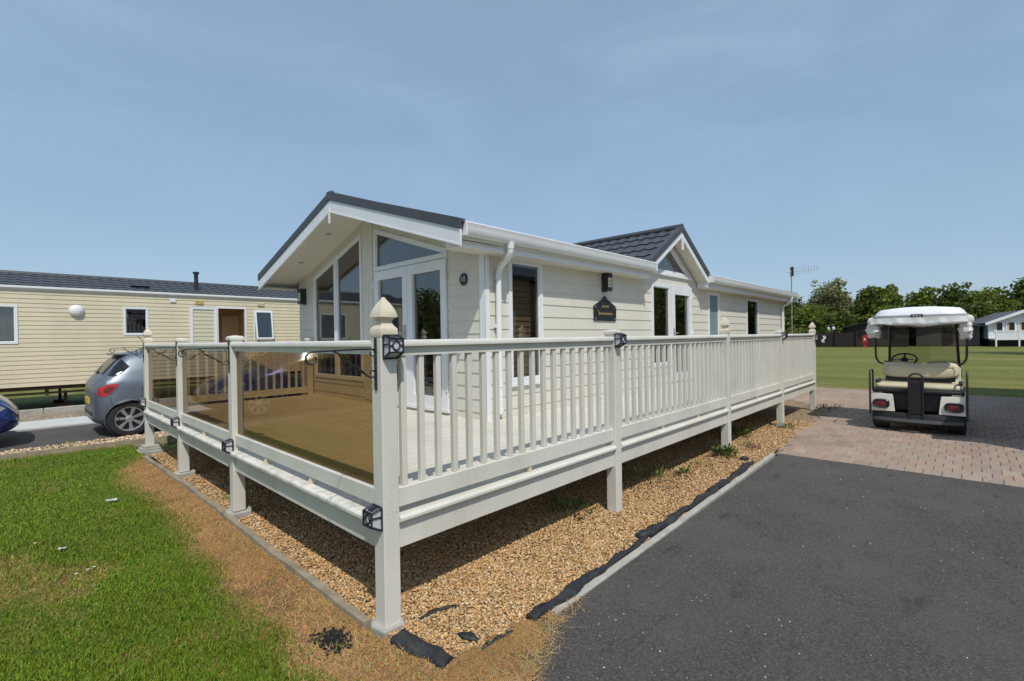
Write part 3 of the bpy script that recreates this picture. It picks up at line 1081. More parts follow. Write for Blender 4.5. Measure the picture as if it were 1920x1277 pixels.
def lantern(cx, cy, zt, face, label):
    """small trapezoid lantern; face '-x' or '-y'; zt top height, wall point cx, cy"""
    t = thing('solar_lantern', label, 'lantern', (cx, cy, zt - .06), 'solar lanterns on the deck posts')
    w = .043

    def fn(s, z, d):
        return (cx - d, cy + s, zt + z) if face == '-x' else (cx + s, cy - d, zt + z)
    # side outline in (d,z)
    out = [(0.001, -.125), (.001, 0.0), (.062, -.018), (.062, -.092)]
    mb = MB()
    vs = [fn(s, z, d) for s in (-w + .003, w - .003) for d, z in [(.004, -.118), (.004, -.006), (.058, -.022), (.058, -.088)]]
    mb.add(vs, [(0, 1, 2, 3), (7, 6, 5, 4), (0, 4, 5, 1), (1, 5, 6, 2), (2, 6, 7, 3), (3, 7, 4, 0)])
    mb.build('lamp_body', M_LPANE, t)
    fr = MB()
    r = .0048
    pl = [[fn(s, z, d) for d, z in out] for s in (-w, w)]
    for q in pl:
        for i in range(4):
            fr.beam(q[i], q[(i + 1) % 4], r * 2, r * 2, (0.3, 0.5, 0.8))
    for i in range(4):
        fr.beam(pl[0][i], pl[1][i], r * 2, r * 2)
    for s in (-w, w):
        fr.beam(fn(s, -.05, .002), fn(s, -.046, .062), r * 1.5, r * 1.5)
    # solar cell on the roof
    fr.add([fn(-w + .02, .0015, .006), fn(w - .02, .0015, .006), fn(w - .02, -.0115, .05), fn(-w + .02, -.0115, .05)], [(0, 1, 2, 3)])
    fr.build('lamp_frame', M_NAVY, t)
    rg = MB()
    pts = [fn(.022 * math.cos(a), -.055 + .024 * math.sin(a), .0615) for a in np.linspace(0, 2 * math.pi, 16, endpoint=False)]
    rg.tube(pts, .0042, 6, True)
    for (a, b_) in (((-w, -.055), (-.022, -.055)), ((.022, -.055), (w, -.055)), ((0, -.031), (0, -.018)), ((0, -.079), (0, -.092))):
        rg.beam(fn(a[0], a[1], .0615), fn(b_[0], b_[1], .0615), .006, .006, (0.3, 0.5, .8))
    rg.build('ring_motif', M_NAVY, t)
    return t


lantern(.056, -.0005, 1.596, '-y', 'solar lantern high on the corner post just below its acorn finial')
lantern(-.0005, .060, .668, '-x', 'solar lantern low on the corner post beside the fascia lip')
lantern(2.39, -.0005, 1.602, '-y', 'solar lantern on the second post along the baluster side, in front of the name plaque')
lantern(7.69, -.0005, 1.602, '-y', 'solar lantern on the flat-capped post near the far downpipe')
lantern(XE + .05, -.0005, 1.55, '-y', 'solar lantern on the farthest post with acorn finial beside the lawn field')
lantern(-.0005, PY[0] + .03, .70, '-x', 'solar lantern low on the flat-capped post between the near and middle glass panels')
lantern(-.0005, PY[1] + .03, .70, '-x', 'solar lantern low on the post between the middle and far glass panels')
lantern(-.0005, PY[2] + .03, .78, '-x', 'solar lantern low on the far left corner post in front of the silver car')


# wrought-iron hanging basket brackets
def bracket(y, label):
    t = thing('basket_bracket', label, 'bracket', (0, y, 1.45), 'hanging basket brackets on the glass side')

    def arc(cx, cz, r, a0, a1, n=10, r1=None):
        return [(cx + (r + ((r1 or r) - r) * k / n) * math.cos(R(a0 + (a1 - a0) * k / n)), y, cz + (r + ((r1 or r) - r) * k / n) * math.sin(R(a0 + (a1 - a0) * k / n))) for k in range(n + 1)]
    MB().box(-.008, -.0005, y - .011, y + .011, 1.30, 1.585).build('back_bar', M_BLACK, t, bevel=.002)
    pts = [(-.008, y, 1.522), (-.10, y, 1.524), (-.28, y, 1.520), (-.34, y, 1.518)] + arc(-.352, 1.482, .036, 85, 400, 14, .018)
    MB().tube(pts, .005, 6).build('arm', M_BLACK, t, smooth=True)
    d = [(-.245, y, 1.519), (-.215, y, 1.505), (-.195, y, 1.475), (-.155, y, 1.450), (-.11, y, 1.425), (-.06, y, 1.385), (-.03, y, 1.368)] + arc(-.026, 1.392, .022, -110, 190, 12, .012)
    mb = MB().tube(d, .0048, 6)
    for f in (0.35, .55, .75):
        i = int(f * 6)
        mb.tube([d[i], ((d[i][0] + d[i + 1][0]) / 2, y, (d[i][2] + d[i + 1][2]) / 2), d[i + 1]], [.004, .0085, .004], 6)
    mb.build('brace', M_BLACK, t, smooth=True)
    MB().tube(arc(-.022, 1.500, .018, 80, -220, 12, .012), .004, 6).build('scroll', M_BLACK, t, smooth=True)


bracket(.05, 'black scroll bracket on the near corner post beside the first glass panel')
bracket(PY[0] + .05, 'black scroll bracket on the flat-capped post at the far end of the near glass panel')
bracket(PY[1] + .05, 'black scroll bracket on the post between the middle and far glass panels')
bracket(PY[2] + .05, 'black scroll bracket on the far left corner post above the silver car roof')


# ------------------------------------------------------------------ walls of lapped boards
def spans_at(poly, z):
    xs = []
    for i in range(len(poly)):
        (s0, z0), (s1, z1) = poly[i - 1], poly[i]
        if (z0 > z) != (z1 > z):
            xs.append(s0 + (s1 - s0) * (z - z0) / (z1 - z0))
    xs.sort()
    return (xs[0], xs[-1]) if len(xs) >= 2 else None


def free_spans(outer, holes, z):
    o_ = spans_at(outer, z)
    if not o_:
        return []
    segs = [o_]
    for h in holes:
        q = spans_at(h, z)
        if not q:
            continue
        new = []
        for a, b_ in segs:
            if q[1] <= a or q[0] >= b_:
                new.append((a, b_))
            else:
                if q[0] > a + .004:
                    new.append((a, q[0]))
                if q[1] < b_ - .004:
                    new.append((q[1], b_))
        segs = new
    return segs


def boards(outer, holes, fn, z0, pitch, m, parent, name='weatherboard', tb=.016, tt=.006):
    zmax = max(p[1] for p in outer)
    zb = z0
    while zb < zmax - .01:
        zt = min(zb + pitch, zmax)
        brk = sorted({zb, zt} | {round(p[1], 4) for P in [outer] + holes for p in P if zb + .004 < p[1] < zt - .004})
        groups = []
        for za, zc in zip(brk[:-1], brk[1:]):
            lo, hi = free_spans(outer, holes, za + 1e-3), free_spans(outer, holes, zc - 1e-3)
            if len(lo) != len(hi):
                mid = free_spans(outer, holes, (za + zc) / 2)
                lo = hi = mid
            for (a0, b0), (a1, b1) in zip(lo, hi):
                trap = (a0, b0, a1, b1, za, zc)
                for g in groups:
                    if any(abs(t_[5] - za) < 1e-6 and min(t_[3], b0) > max(t_[2], a0) for t_ in g):
                        g.append(trap)
                        break
                else:
                    groups.append([trap])
        for g in groups:
            mb = MB()
            for a0, b0, a1, b1, za, zc in g:
                d0 = tb + (tt - tb) * (za - zb) / pitch
                d1 = tb + (tt - tb) * (zc - zb) / pitch
                mb.prism([(a0, za), (b0, za), (b1, zc), (a1, zc)], fn, -.004, [d0, d0, d1, d1])
            mb.build(name, m, parent)
        zb = zt


def inset(poly, d):
    n = len(poly)
    area = sum(poly[i - 1][0] * poly[i][1] - poly[i][0] * poly[i - 1][1] for i in range(n))
    sg = 1 if area > 0 else -1
    out = []
    for i in range(n):
        p0, p1, p2 = Vector(poly[i - 1]), Vector(poly[i]), Vector(poly[(i + 1) % n])
        e1, e2 = (p1 - p0).normalized(), (p2 - p1).normalized()
        n1, n2 = Vector((-e1.y, e1.x)) * sg, Vector((-e2.y, e2.x)) * sg
        bs = (n1 + n2).normalized()
        out.append(tuple(p1 + bs * (d / max(.2, bs.dot(n1)))))
    return out


def rect(s0, s1, z0, z1):
    return [(s0, z0), (s1, z0), (s1, z1), (s0, z1)]


def window(name, poly, fn, parent, fw=.055, proud=.028, m=None, gm=None, pane=True, sill=False):
    w = MB().ring(poly, inset(poly, fw), fn, -.05, proud).build(name, m or M_WHITE, parent)
    i1 = inset(poly, fw - .001)
    if pane:
        MB().prism(i1, fn, -.018, -.006).build('pane', gm or M_GLASS, w)
    # bead
    i2, i3 = inset(poly, fw), inset(poly, fw + .014)
    MB().ring(i2, i3, fn, -.004, proud * .45).build('glazing_bead', M_WHITE, w)
    if sill:
        s0, s1, z0 = min(p[0] for p in poly), max(p[0] for p in poly), min(p[1] for p in poly)
        MB().prism(rect(s0 - .02, s1 + .02, z0 - .032, z0 - .001), fn, 0, .05).build('sill', M_WHITE, w)
    return w


# ------------------------------------------------------------------ the lodge
GX, WY, LY, XF = 2.51, 1.852, 7.014, 15.25        # gable plane, side wall, far side wall, far end
lodge = thing('lodge', 'cream weatherboarded holiday lodge with dark tiled roof and glazed gable', 'lodge', (8.8, 4.43, 0))
CY = (WY + LY) / 2
EZ, RZ = 2.81, 3.70                        # roof top at eaves edge and ridge
YE0, YE1 = 1.565, 7.30
slope = (RZ - EZ) / (CY - YE0)
zs = lambda y: RZ - .205 - slope * abs(y - CY)     # soffit height


def gfn(s, z, d):
    return (GX - d, s, z)


def sfn(s, z, d):
    return (s, WY - d, z)


outer_g = [(WY, .5), (LY, .5), (LY, zs(LY)), (CY, zs(CY)), (WY, zs(WY))]
wl1 = [(5.53, .93), (6.37, .93), (6.37, 2.735), (5.53, 2.995)]
wl2 = [(4.65, .93), (5.52, .93), (5.52, 2.998), (4.65, 3.268)]
tr = [(2.50, 2.615), (4.26, 2.615), (4.26, 3.285), (2.50, 2.735)]
tr = [(2.52, 2.615), (4.27, 2.615), (4.27, 3.27), (2.52, 2.725)]
drs = rect(2.52, 4.27, .655, 2.605)
trimp = rect(4.30, 4.62, .66, zs(4.62) - .02)
holes_g = [wl1, wl2, tr, drs]
gw = MB().box(GX - .004, GX + .05, WY - .018, WY + .05, .5, zs(WY)).build('gable_wall', M_CLAD, lodge)
boards(outer_g, holes_g, gfn, .53, .158, M_CLAD, gw)
# vertical cover boards between windows
for (a, b_) in ((4.315, 4.44), (4.445, 4.60)):
    MB().prism(rect(a, b_, .66, zs((a + b_) / 2) - .04), gfn, .004, .026).build('cover_board', M_CLAD, gw)
window('window', wl1, gfn, lodge, .05)
window('window', wl2, gfn, lodge, .05)
window('transom_window', tr, gfn, lodge, .055)
# french doors
for (a, b_, hy) in ((2.53, 3.385, None), (3.392, 4.26, 3.43)):
    d = MB().ring(rect(a, b_, .675, 2.60), [(a + .115, .82), (b_ - .115, .82), (b_ - .115, 2.47), (a + .115, 2.47)], gfn, -.04, .035).build('french_door', M_WHITE, lodge)
    MB().prism(rect(a + .114, b_ - .114, .819, 2.471), gfn, -.015, -.003).build('pane', M_GLASS, d)
    if hy:
        h = MB()
        h.prism(rect(hy - .0, hy + .035, 1.55, 1.78), gfn, .035, .045)
        h.prism(rect(hy + .005, hy + .13, 1.655, 1.68), gfn, .065, .08)
        h.prism(rect(hy + .005, hy + .03, 1.655, 1.68), gfn, .045, .066)
        h.build('handle', M_STEEL, d)
    for z in (.9, 1.6, 2.35):
        MB().prism(rect((a if not hy else b_) - .012, (a if not hy else b_) + .012, z, z + .11), gfn, .035, .05).build('hinge', M_WHITE, d)
MB().prism(rect(2.50, 4.28, .635, .674), gfn, -.02, .055).build('door_threshold', M_WHITE, lodge)
# side wall
DXC, DHW = 7.38, 1.25                       # dormer gable centre, half width
DYF, DZA, DZB = 1.60, 3.60, 2.83
dsl = (DZA - DZB) / DHW
outer_s = [(GX, .5), (XF, .5), (XF, 2.655), (DXC + 1.20, 2.655), (DXC, 2.655 + 1.20 * dsl), (DXC - 1.20, 2.655), (GX, 2.655)]
w1 = rect(2.90, 3.555, 1.0, 2.58)
d1 = rect(6.60, 7.375, 1.0, 2.545)
d2 = rect(7.385, 8.30, .70, 2.545)
w3 = rect(9.20, 9.87, 1.15, 2.53)
w4 = rect(11.70, 12.70, 1.35, 2.52)
tri = [(6.50, 2.745), (8.26, 2.745), (7.38, 3.285)]
# boards: split the non-convex wall into the long rectangle and the dormer triangle
hs = [w1, d1, d2, w3, w4]
sw = MB().box(GX - .022, GX + .055, WY - .03, WY - .017, .52, 2.65).build('side_wall', M_WHITE, lodge)
MB().box(GX - .03, GX - .017, WY - .03, WY + .055, .52, 2.65).build('corner_trim', M_WHITE, sw)
boards(rect(GX + .056, XF, .5, 2.655), hs, sfn, .53, .165, M_CLAD, sw)
boards([(DXC - 1.195, 2.656), (DXC + 1.195, 2.656), (DXC, 2.656 + 1.195 * dsl - .001)], [tri], sfn, 2.656, .165, M_CLAD, sw)
wn1 = window('window', w1, sfn, lodge, .062, sill=True)
zb = 1.02
while zb < 2.33:
    MB().prism(rect(2.95, 3.50, zb, zb + .072), sfn, [-.15, -.15, -.165, -.165], [-.143, -.143, -.158, -.158]).build('blind_slat', M_BLINDW, wn1)
    zb += .078
wd = window('window', d1, sfn, lodge, .07)
dd = MB().ring(d2, [(7.52, .85), (8.17, .85), (8.17, 2.37), (7.52, 2.37)], sfn, -.04, .038).build('side_door', M_WHITE, lodge)
MB().prism(rect(7.519, 8.171, .849, 2.371), sfn, -.015, -.003).build('pane', M_GLASS, dd)
h = MB()
h.prism(rect(7.43, 7.465, 1.5, 1.72), sfn, .038, .048)
h.prism(rect(7.44, 7.56, 1.61, 1.635), sfn, .07, .083)
h.prism(rect(7.44, 7.465, 1.61, 1.635), sfn, .048, .071)
h.build('handle', M_STEEL, dd)
for z in (.95, 1.6, 2.3):
    MB().prism(rect(8.285, 8.315, z, z + .10), sfn, .038, .055).build('hinge', M_WHITE, dd)
window('window', w3, sfn, lodge, .062, gm=M_FROST)
window('window', w4, sfn, lodge, .062)
wt = window('dormer_window', tri, sfn, lodge, .05)
MB().prism(rect(6.45, 8.31, 2.70, 2.742), sfn, 0, .05).build('sill', M_WHITE, wt)
MB().prism(inset(tri, .03), sfn, -.16, -.15).build('blind', M_BLIND, wt)
# remaining walls, floor, interior partitions
MB().box(XF - .03, XF + .03, WY, LY, .5, 2.7).prism([(WY, 2.7), (LY, 2.7), (CY, zs(CY))], lambda s, z, d: (XF + d, s, z), -.03, .03).build('end_wall', M_CLAD, lodge)
MB().box(GX, XF, LY - .03, LY, .5, zs(LY)).build('rear_wall', M_CLAD, lodge)
MB().box(GX + .01, XF, WY + .02, LY - .035, .54, .62).build('floor', M_LINING, lodge)
MB().box(6.1, 6.15, WY + .03, LY - .04, .62, 2.68).build('partition', M_ROOM, lodge)
MB().box(8.7, 8.75, WY + .03, LY - .04, .62, 2.68).build('partition', M_ROOM, lodge)
MB().box(6.16, 15.2, 4.4, 4.45, .62, 2.68).build('partition', M_ROOM, lodge)
MB().box(6.1, XF, WY + .03, LY - .04, 2.69, 2.70).build('ceiling', M_ROOM, lodge)
# furniture seen dimly: sofa-like bench and kitchen block
MB().box(4.6, 5.5, 5.6, 6.9, .62, 1.05).box(5.3, 5.55, 5.6, 6.9, 1.05, 1.42).build('bench', M_BROWN, lodge, bevel=.04)
MB().box(5.2, 6.05, 2.1, 4.4, .62, 1.5).build('cupboard', M_BROWN, lodge)


def curtain(s0, s1, z0, z1, fn, d, parent, m=None, taper=0.0):
    N = 24
    top = [(s0 + (s1 - s0) * k / N, d + .022 * math.sin(k * 1.9)) for k in range(N + 1)]
    mb = MB()
    vs = [fn(s, z1, q) for s, q in top] + [fn(s0 + (s - s0) * (1 - taper), z0, q) for s, q in top]
    mb.add(vs, [(k, k + 1, N + 1 + k + 1, N + 1 + k) for k in range(N)])
    return mb.build('curtain', m or M_CURTAIN, parent, smooth=True, recalc=False)


curtain(6.70, 6.84, 1.05, 2.48, sfn, -.14, wd, taper=-.5)
curtain(7.54, 7.72, .86, 2.36, sfn, -.14, dd)
curtain(11.8, 12.05, 1.4, 2.45, sfn, -.14, lodge)
# eaves: fascia board, soffit, gutter
for (xa, xb) in ((1.93, DXC - DHW + .02), (DXC + DHW - .02, 15.45)):
    MB().box(xa, xb, 1.605, 1.628, 2.555, 2.74).build('fascia', M_WHITE, lodge)
    MB().box(xa, xb, 1.6285, WY + .02, 2.556, 2.568).build('soffit', M_SOFFIT, lodge)
    g = MB()
    prof = [(1.604, 2.775), (1.604, 2.672), (1.585, 2.660), (1.545, 2.660), (1.515, 2.668), (1.496, 2.695), (1.490, 2.735), (1.484, 2.765), (1.476, 2.785), (1.480, 2.797), (1.492, 2.797), (1.500, 2.785), (1.508, 2.74), (1.53, 2.69), (1.585, 2.685), (1.592, 2.775)]
    xg0 = xa - .0
    g.loft([[(x, y, z) for y, z in prof] for x in (xa, xb)])
    g.build('gutter', M_WHITE, lodge, smooth=True, sharp=35)
    for xe in (xa, xb):
        MB().box(xe - .006, xe + .006, 1.6285, WY - .02, 2.5685, 2.75).build('soffit_end', M_WHITE, lodge)
        MB().box(xe - .008, xe + .008, 1.482, 1.604, 2.656, 2.80).build('gutter_end', M_WHITE, lodge)
MB().box(1.93, 15.45, LY + .22, LY + .24, 2.555, 2.74).build('fascia', M_WHITE, lodge)
MB().box(1.93, 15.45, LY, LY + .22, 2.556, 2.568).build('soffit', M_SOFFIT, lodge)


def downpipe(x, xo, swan_y):
    mb = MB()
    pts = [(xo, 1.54, 2.67), (xo, 1.54, 2.585), (xo + (x - xo) * .1, 1.552, 2.55), (xo + (x - xo) * .25, 1.585, 2.515), (xo + (x - xo) * .75, 1.735, 2.43), (x, 1.775, 2.39), (x, 1.788, 2.345), (x, 1.79, 2.28), (x, 1.79, .66)]
    mb.tube(pts, .036, 14)
    for z in (2.30, 1.02, .70):
        mb.tube([(x, 1.79, z - .03), (x, 1.79, z + .03)], .0415, 14)
    mb.tube([(xo, 1.54, 2.60), (xo, 1.54, 2.675)], [.042, .052], 14)
    mb.build('downpipe', M_WHITE, lodge, smooth=True)
    MB().box(x - .05, x + .05, 1.80, WY, 1.7, 1.735).build('pipe_clip', M_WHITE, lodge)


downpipe(2.685, 2.64, 1.79)
downpipe(14.83, 14.78, 1.79)

# main roof: tile-effect sheets with stepped courses and waves
XR0, XR1 = 1.90, 15.50


def tile_sheet(p0, du, dv, nu, nv, wave=.016, step=.018, sub=6):
    """corrugated stepped sheet: origin p0, du = one tile width vector, dv = one course vector (down slope)"""
    p0, du, dv = Vector(p0), Vector(du), Vector(dv)
    nrm = du.cross(dv).normalized()
    if nrm.z < 0:
        nrm = -nrm
    mb = MB()
    for v in range(nv):
        rings = []
        for (f, hgt) in ((0, 0.0), (1.0, step), (1.0, -.004)):
            rings.append([p0 + du * (k / sub) + dv * (v + f) + nrm * (hgt + wave * (.5 + .5 * math.sin(2 * math.pi * k / sub)) * (1 if hgt >= 0 else 0)) for k in range(nu * sub + 1)])
        mb.loft(rings, closed_ring=False, caps=False)
    return mb


rl = math.hypot(CY - YE0 + .05, slope * (CY - YE0 + .05))
for sgn, ye in ((-1, YE0 - .05), (1, YE1 + .05)):
    run = abs(ye - CY)
    for (xa, xb, nv) in (((XR0, DXC - DHW + .03, 9), (DXC - DHW + .03, DXC + DHW - .03, 7), (DXC + DHW - .03, XR1, 9)) if sgn < 0 else ((XR0, XR1, 9),)):
        dv = Vector((0, sgn * run / 9, -slope * run / 9))
        nu = int((xb - xa) / .22)
        tile_sheet((xa, CY, RZ - .028), ((xb - xa) / nu, 0, 0), dv, nu, nv, sub=6).build('roof_sheet', M_ROOF, lodge, recalc=False, smooth=True)
        yo = CY + sgn * (run * nv / 9 - .06)
        zo = RZ - slope * (run * nv / 9 - .06)
        mb = MB()
        x0_, x1_ = xa + (.02 if xa == XR0 else 0), xb - (.02 if xb == XR1 else 0)
        mb.add([(x0_, CY, RZ - .05), (x1_, CY, RZ - .05), (x1_, yo, zo - .05), (x0_, yo, zo - .05),
                (x0_, CY, RZ - .19), (x1_, CY, RZ - .19), (x1_, yo, zo - .19), (x0_, yo, zo - .19)],
               [(0, 1, 2, 3), (7, 6, 5, 4), (0, 4, 5, 1), (1, 5, 6, 2), (2, 6, 7, 3), (3, 7, 4, 0)])
        mb.build('roof_deck', M_SOFFIT, lodge)
MB().tube([(XR0 - .02, CY, RZ - .01), (XR1, CY, RZ - .01)], .055, 10).build('ridge_cap', M_ROOF, lodge, smooth=True)
for (xf, s) in ((XR0, -1), (XR1, 1)):
    for sgn, ye in ((-1, YE0 - .03), (1, YE1 + .03)):
        def rk(y, dz):
            return RZ - slope * abs(y - CY) + dz
        y0, y1 = CY, ye
        # bargeboard
        vs = []
        for x in (xf, xf + s * .022):
            vs += [(x, y0, rk(y0, -.085)), (x, y1, rk(y1, -.085)), (x, y1, rk(y1, -.245)), (x, y0, rk(y0, -.245))]
        MB().add(vs, [(0, 1, 2, 3), (7, 6, 5, 4), (0, 4, 5, 1), (1, 5, 6, 2), (2, 6, 7, 3), (3, 7, 4, 0)]).build('bargeboard', M_WHITE, lodge)
        vs = []
        for x in (xf - s * .05, xf + s * .034):
            vs += [(x, y0, rk(y0, .03)), (x, y1, rk(y1, .03)), (x, y1, rk(y1, -.082)), (x, y0, rk(y0, -.082))]
        MB().add(vs, [(0, 1, 2, 3), (7, 6, 5, 4), (0, 4, 5, 1), (1, 5, 6, 2), (2, 6, 7, 3), (3, 7, 4, 0)]).build('verge_trim', M_ROOF, lodge)
        # white lower bead
        MB().beam((xf + s * .012, y0, rk(y0, -.250)), (xf + s * .012, y1, rk(y1, -.250)), .034, .018).build('bargeboard_bead', M_WHITE, lodge)
        # sloping soffit under the overhang
        xa, xb = (XR0 + .022, GX + .02) if s < 0 else (XF, XR1 - .022)
        ya, yb = CY, CY + sgn * (abs(ye - CY) - .05)
        vs = [(x, y, rk(y, dz)) for dz in (-.205, -.217) for x, y in ((xa, ya), (xb, ya), (xb, yb), (xa, yb))]
        MB().add(vs, [(0, 1, 2, 3), (7, 6, 5, 4), (0, 4, 5, 1), (1, 5, 6, 2), (2, 6, 7, 3), (3, 7, 4, 0)]).build('soffit', M_SOFFIT, lodge)
MB().box(XR0 - .034, XR0 - .022, CY - .022, CY + .022, RZ - .42, RZ - .20).build('apex_strip', M_WHITE, lodge)
MB().box(XR0 - .04, XR0 + .03, CY - .07, CY + .07, RZ - .09, RZ + .045).build('ridge_end_cap', M_ROOF, lodge, bevel=.012)
for y in (5.1, 6.15):
    xs_, z_ = 2.18, RZ - .217 - slope * abs(y - CY) - .004
    MB().lathe((xs_, y, z_), (0, slope * (1 if y > CY else -1), 1), [(.0, -.002), (.038, -.004), (.045, .002), (.045, .006)], 20).build('downlight', M_STEEL, lodge, smooth=True)

# dormer gable over the side door
DXL, DXR = DXC - DHW, DXC + DHW
DYB = 4.1
rake = math.hypot(DHW, DZA - DZB)
TW, NTV = .215, 5
nrow = 12
# one tile mesh shared by all dormer tiles
sub = 6


def tile_mesh(w, l, wave, step, lip):
    mb = MB()
    rg = []
    for (f, h_) in ((0, 0), (1, step), (1, step - lip)):
        rg.append([(w * k / sub, f * l, h_ + wave * (.5 - .5 * math.cos(2 * math.pi * k / sub))) for k in range(sub + 1)])
    mb.loft(rg, closed_ring=False, caps=False)
    o_ = mb.build('roof_tile', M_ROOF, None, smooth=True, recalc=False, sharp=60)
    me_ = o_.data
    bpy.data.objects.remove(o_)
    return me_


TME = tile_mesh(TW, rake / NTV, .022, .022, .034)
for sgn in (-1, 1):
    dvv = Vector((sgn * DHW / rake, 0, -(DZA - DZB) / rake))
    duu = Vector((0, sgn * 1, 0)) if sgn < 0 else Vector((0, 1, 0))
    duu = Vector((0, 1, 0))
    nn = duu.cross(dvv)
    flip = nn.z < 0
    if flip:
        duu = -duu
        nn = -nn
    base = Matrix(((duu.x, dvv.x, nn.x, 0), (duu.y, dvv.y, nn.y, 0), (duu.z, dvv.z, nn.z, 0), (0, 0, 0, 1)))
    for v in range(NTV):
        for u in range(nrow):
            y = DYF + .04 + u * TW + (TW if flip else 0)
            p = Vector((DXC, y, DZA - .02)) + dvv * (v * rake / NTV)
            inst('roof_tile', TME, lodge, Matrix.Translation(p) @ base)
    # under-board, bargeboard, verge, soffit
    def dk(x, dz):
        return DZA - dsl * abs(x - DXC) + dz
    xo = DXC + sgn * (DHW - .01)
    vs = [(x, y, dk(x, dz)) for dz in (-.035, -.10) for x, y in ((DXC, DYF + .03), (DXC, DYB), (xo, DYB), (xo, DYF + .03))]
    fs6 = [(0, 1, 2, 3), (7, 6, 5, 4), (0, 4, 5, 1), (1, 5, 6, 2), (2, 6, 7, 3), (3, 7, 4, 0)]
    MB().add(vs, fs6).build('roof_deck', M_SOFFIT, lodge)
    xo2 = DXC + sgn * (DHW + .02)
    vs = [(x, y, dk(x, dz)) for y in (DYF, DYF + .022) for x, dz in ((DXC, -.068), (xo2, -.068), (xo2, -.185), (DXC, -.185))]
    MB().add(vs, fs6).build('bargeboard', M_WHITE, lodge)
    vs = [(x, y, dk(x, dz)) for y in (DYF - .022, DYF + .07) for x, dz in ((DXC, .045), (xo2, .045), (xo2, -.066), (DXC, -.066))]
    MB().add(vs, fs6).build('verge_trim', M_ROOF, lodge)
    vs = [(x, y, dk(x, dz)) for dz in (-.150, -.163) for x, y in ((DXC, DYF + .023), (DXC, WY + .02), (xo, WY + .02), (xo, DYF + .023))]
    MB().add(vs, fs6).build('soffit', M_SOFFIT, lodge)
MB().tube([(DXC, DYF - .02, DZA + .01), (DXC, DYB, DZA + .01)], .06, 10).build('ridge_cap', M_ROOF, lodge, smooth=True)
MB().box(DXC - .03, DXC + .03, DYF - .022, DYF - .002, DZA - .42, DZA - .13).build('apex_strip', M_WHITE, lodge)

# things fixed to the lodge walls
def wall_lamp(fn, s, z, label):
    c = fn(s, z, 0)
    t = thing('wall_lamp', label, 'lamp', c, 'black box wall lamps')
    MB().prism(rect(s - .06, s + .06, z - .15, z + .15), fn, .012, .022).build('back_plate', M_BLACK, t)
    mb = MB()
    mb.prism(rect(s - .065, s + .065, z - .14, z - .085), fn, .02, .125)
    mb.prism(rect(s - .065, s + .065, z + .065, z + .14), fn, .02, .125)
    for (a, b_) in ((s - .065, s - .05), (s + .05, s + .065)):
        mb.prism(rect(a, b_, z - .086, z + .066), fn, .02, .125)
    mb.prism(rect(s - .005, s + .005, z - .086, z + .066), fn, .11, .126)
    for q in (z - .04, z + .012):
        mb.prism(rect(s - .052, s + .052, q - .004, q + .004), fn, .11, .1255)
    mb.build('lamp_case', M_BLACK, t)
    MB().prism(rect(s - .049, s + .049, z - .084, z + .064), fn, .03, .1235).build('lamp_glass', M_BULB, t)


wall_lamp(sfn, 5.06, 2.42, 'black box wall lamp with small panes above the house-shaped plaque')
wall_lamp(gfn, 6.76, 2.41, 'black box wall lamp left of the tall gable windows')

t = thing('name_plaque', 'black house-shaped name plaque with gold script under the wall lamp', 'plaque', (5.07, WY, 2.0))
pq = [(4.76, 1.82), (5.38, 1.82), (5.385, 2.045), (5.10, 2.17), (5.10, 2.20), (5.03, 2.20), (5.03, 2.17), (4.755, 2.045)]
MB().prism(pq, sfn, .014, .03).build('plaque_board', M_BLACK, t)
for (s, z) in ((4.80, 1.85), (5.345, 1.85), (5.345, 2.03), (4.795, 2.03)):
    MB().lathe(sfn(s, z, .030), (0, -1, 0), [(.013, 0), (.011, .005), (.004, .007)], 10).build('screw', M_STEEL, t, smooth=True)


def scribble(pts):
    return [sfn(s, z, .032) for s, z in pts]


sc1 = [(4.97 + .018 * i, 2.035 + (.022 if i % 2 else -.012) * (1.2 if i % 3 == 0 else .8)) for i in range(12)]
sc2 = [(4.86, 1.985), (4.90, 1.915), (4.88, 1.90)] + [(4.89 + .019 * i, 1.925 + (.016 if i % 2 else -.014) * (1.4 if i % 4 == 1 else .8)) for i in range(21)]
MB().tube(scribble(sc1), .0035, 5).tube(scribble(sc2), .0045, 5).build('gold_script', M_GOLD, t)

t = thing('number_plaque', 'small round black number plaque reading 10 on the gable wall', 'plaque', (GX, 2.203, 2.302))
MB().lathe(gfn(2.203, 2.302, .010), (-1, 0, 0), [(.0, 0), (.072, 0), (.078, .006), (.07, .016), (.0, .018)], 28).build('plaque_disc', M_BLACK, t, smooth=True)
fc = bpy.data.curves.new('digits', 'FONT')
fc.body = '10'
fc.size = .095
fc.extrude = .002
fc.align_x = 'CENTER'
fc.align_y = 'CENTER'
fo = bpy.data.objects.new('digits', fc)
COL.objects.link(fo)
bpy.context.view_layer.update()
fm_ = bpy.data.meshes.new_from_object(fo.evaluated_get(bpy.context.evaluated_depsgraph_get()))
bpy.data.objects.remove(fo)
fm_.materials.clear()
fm_.materials.append(M_LPANE)
dg = bpy.data.objects.new('digits', fm_)
COL.objects.link(dg)
dg.parent = t
dg.matrix_local = Matrix.Translation((-.030, 0, 0)) @ Matrix(((0, 0, -1, 0), (-1, 0, 0, 0), (0, 1, 0, 0), (0, 0, 0, 1)))


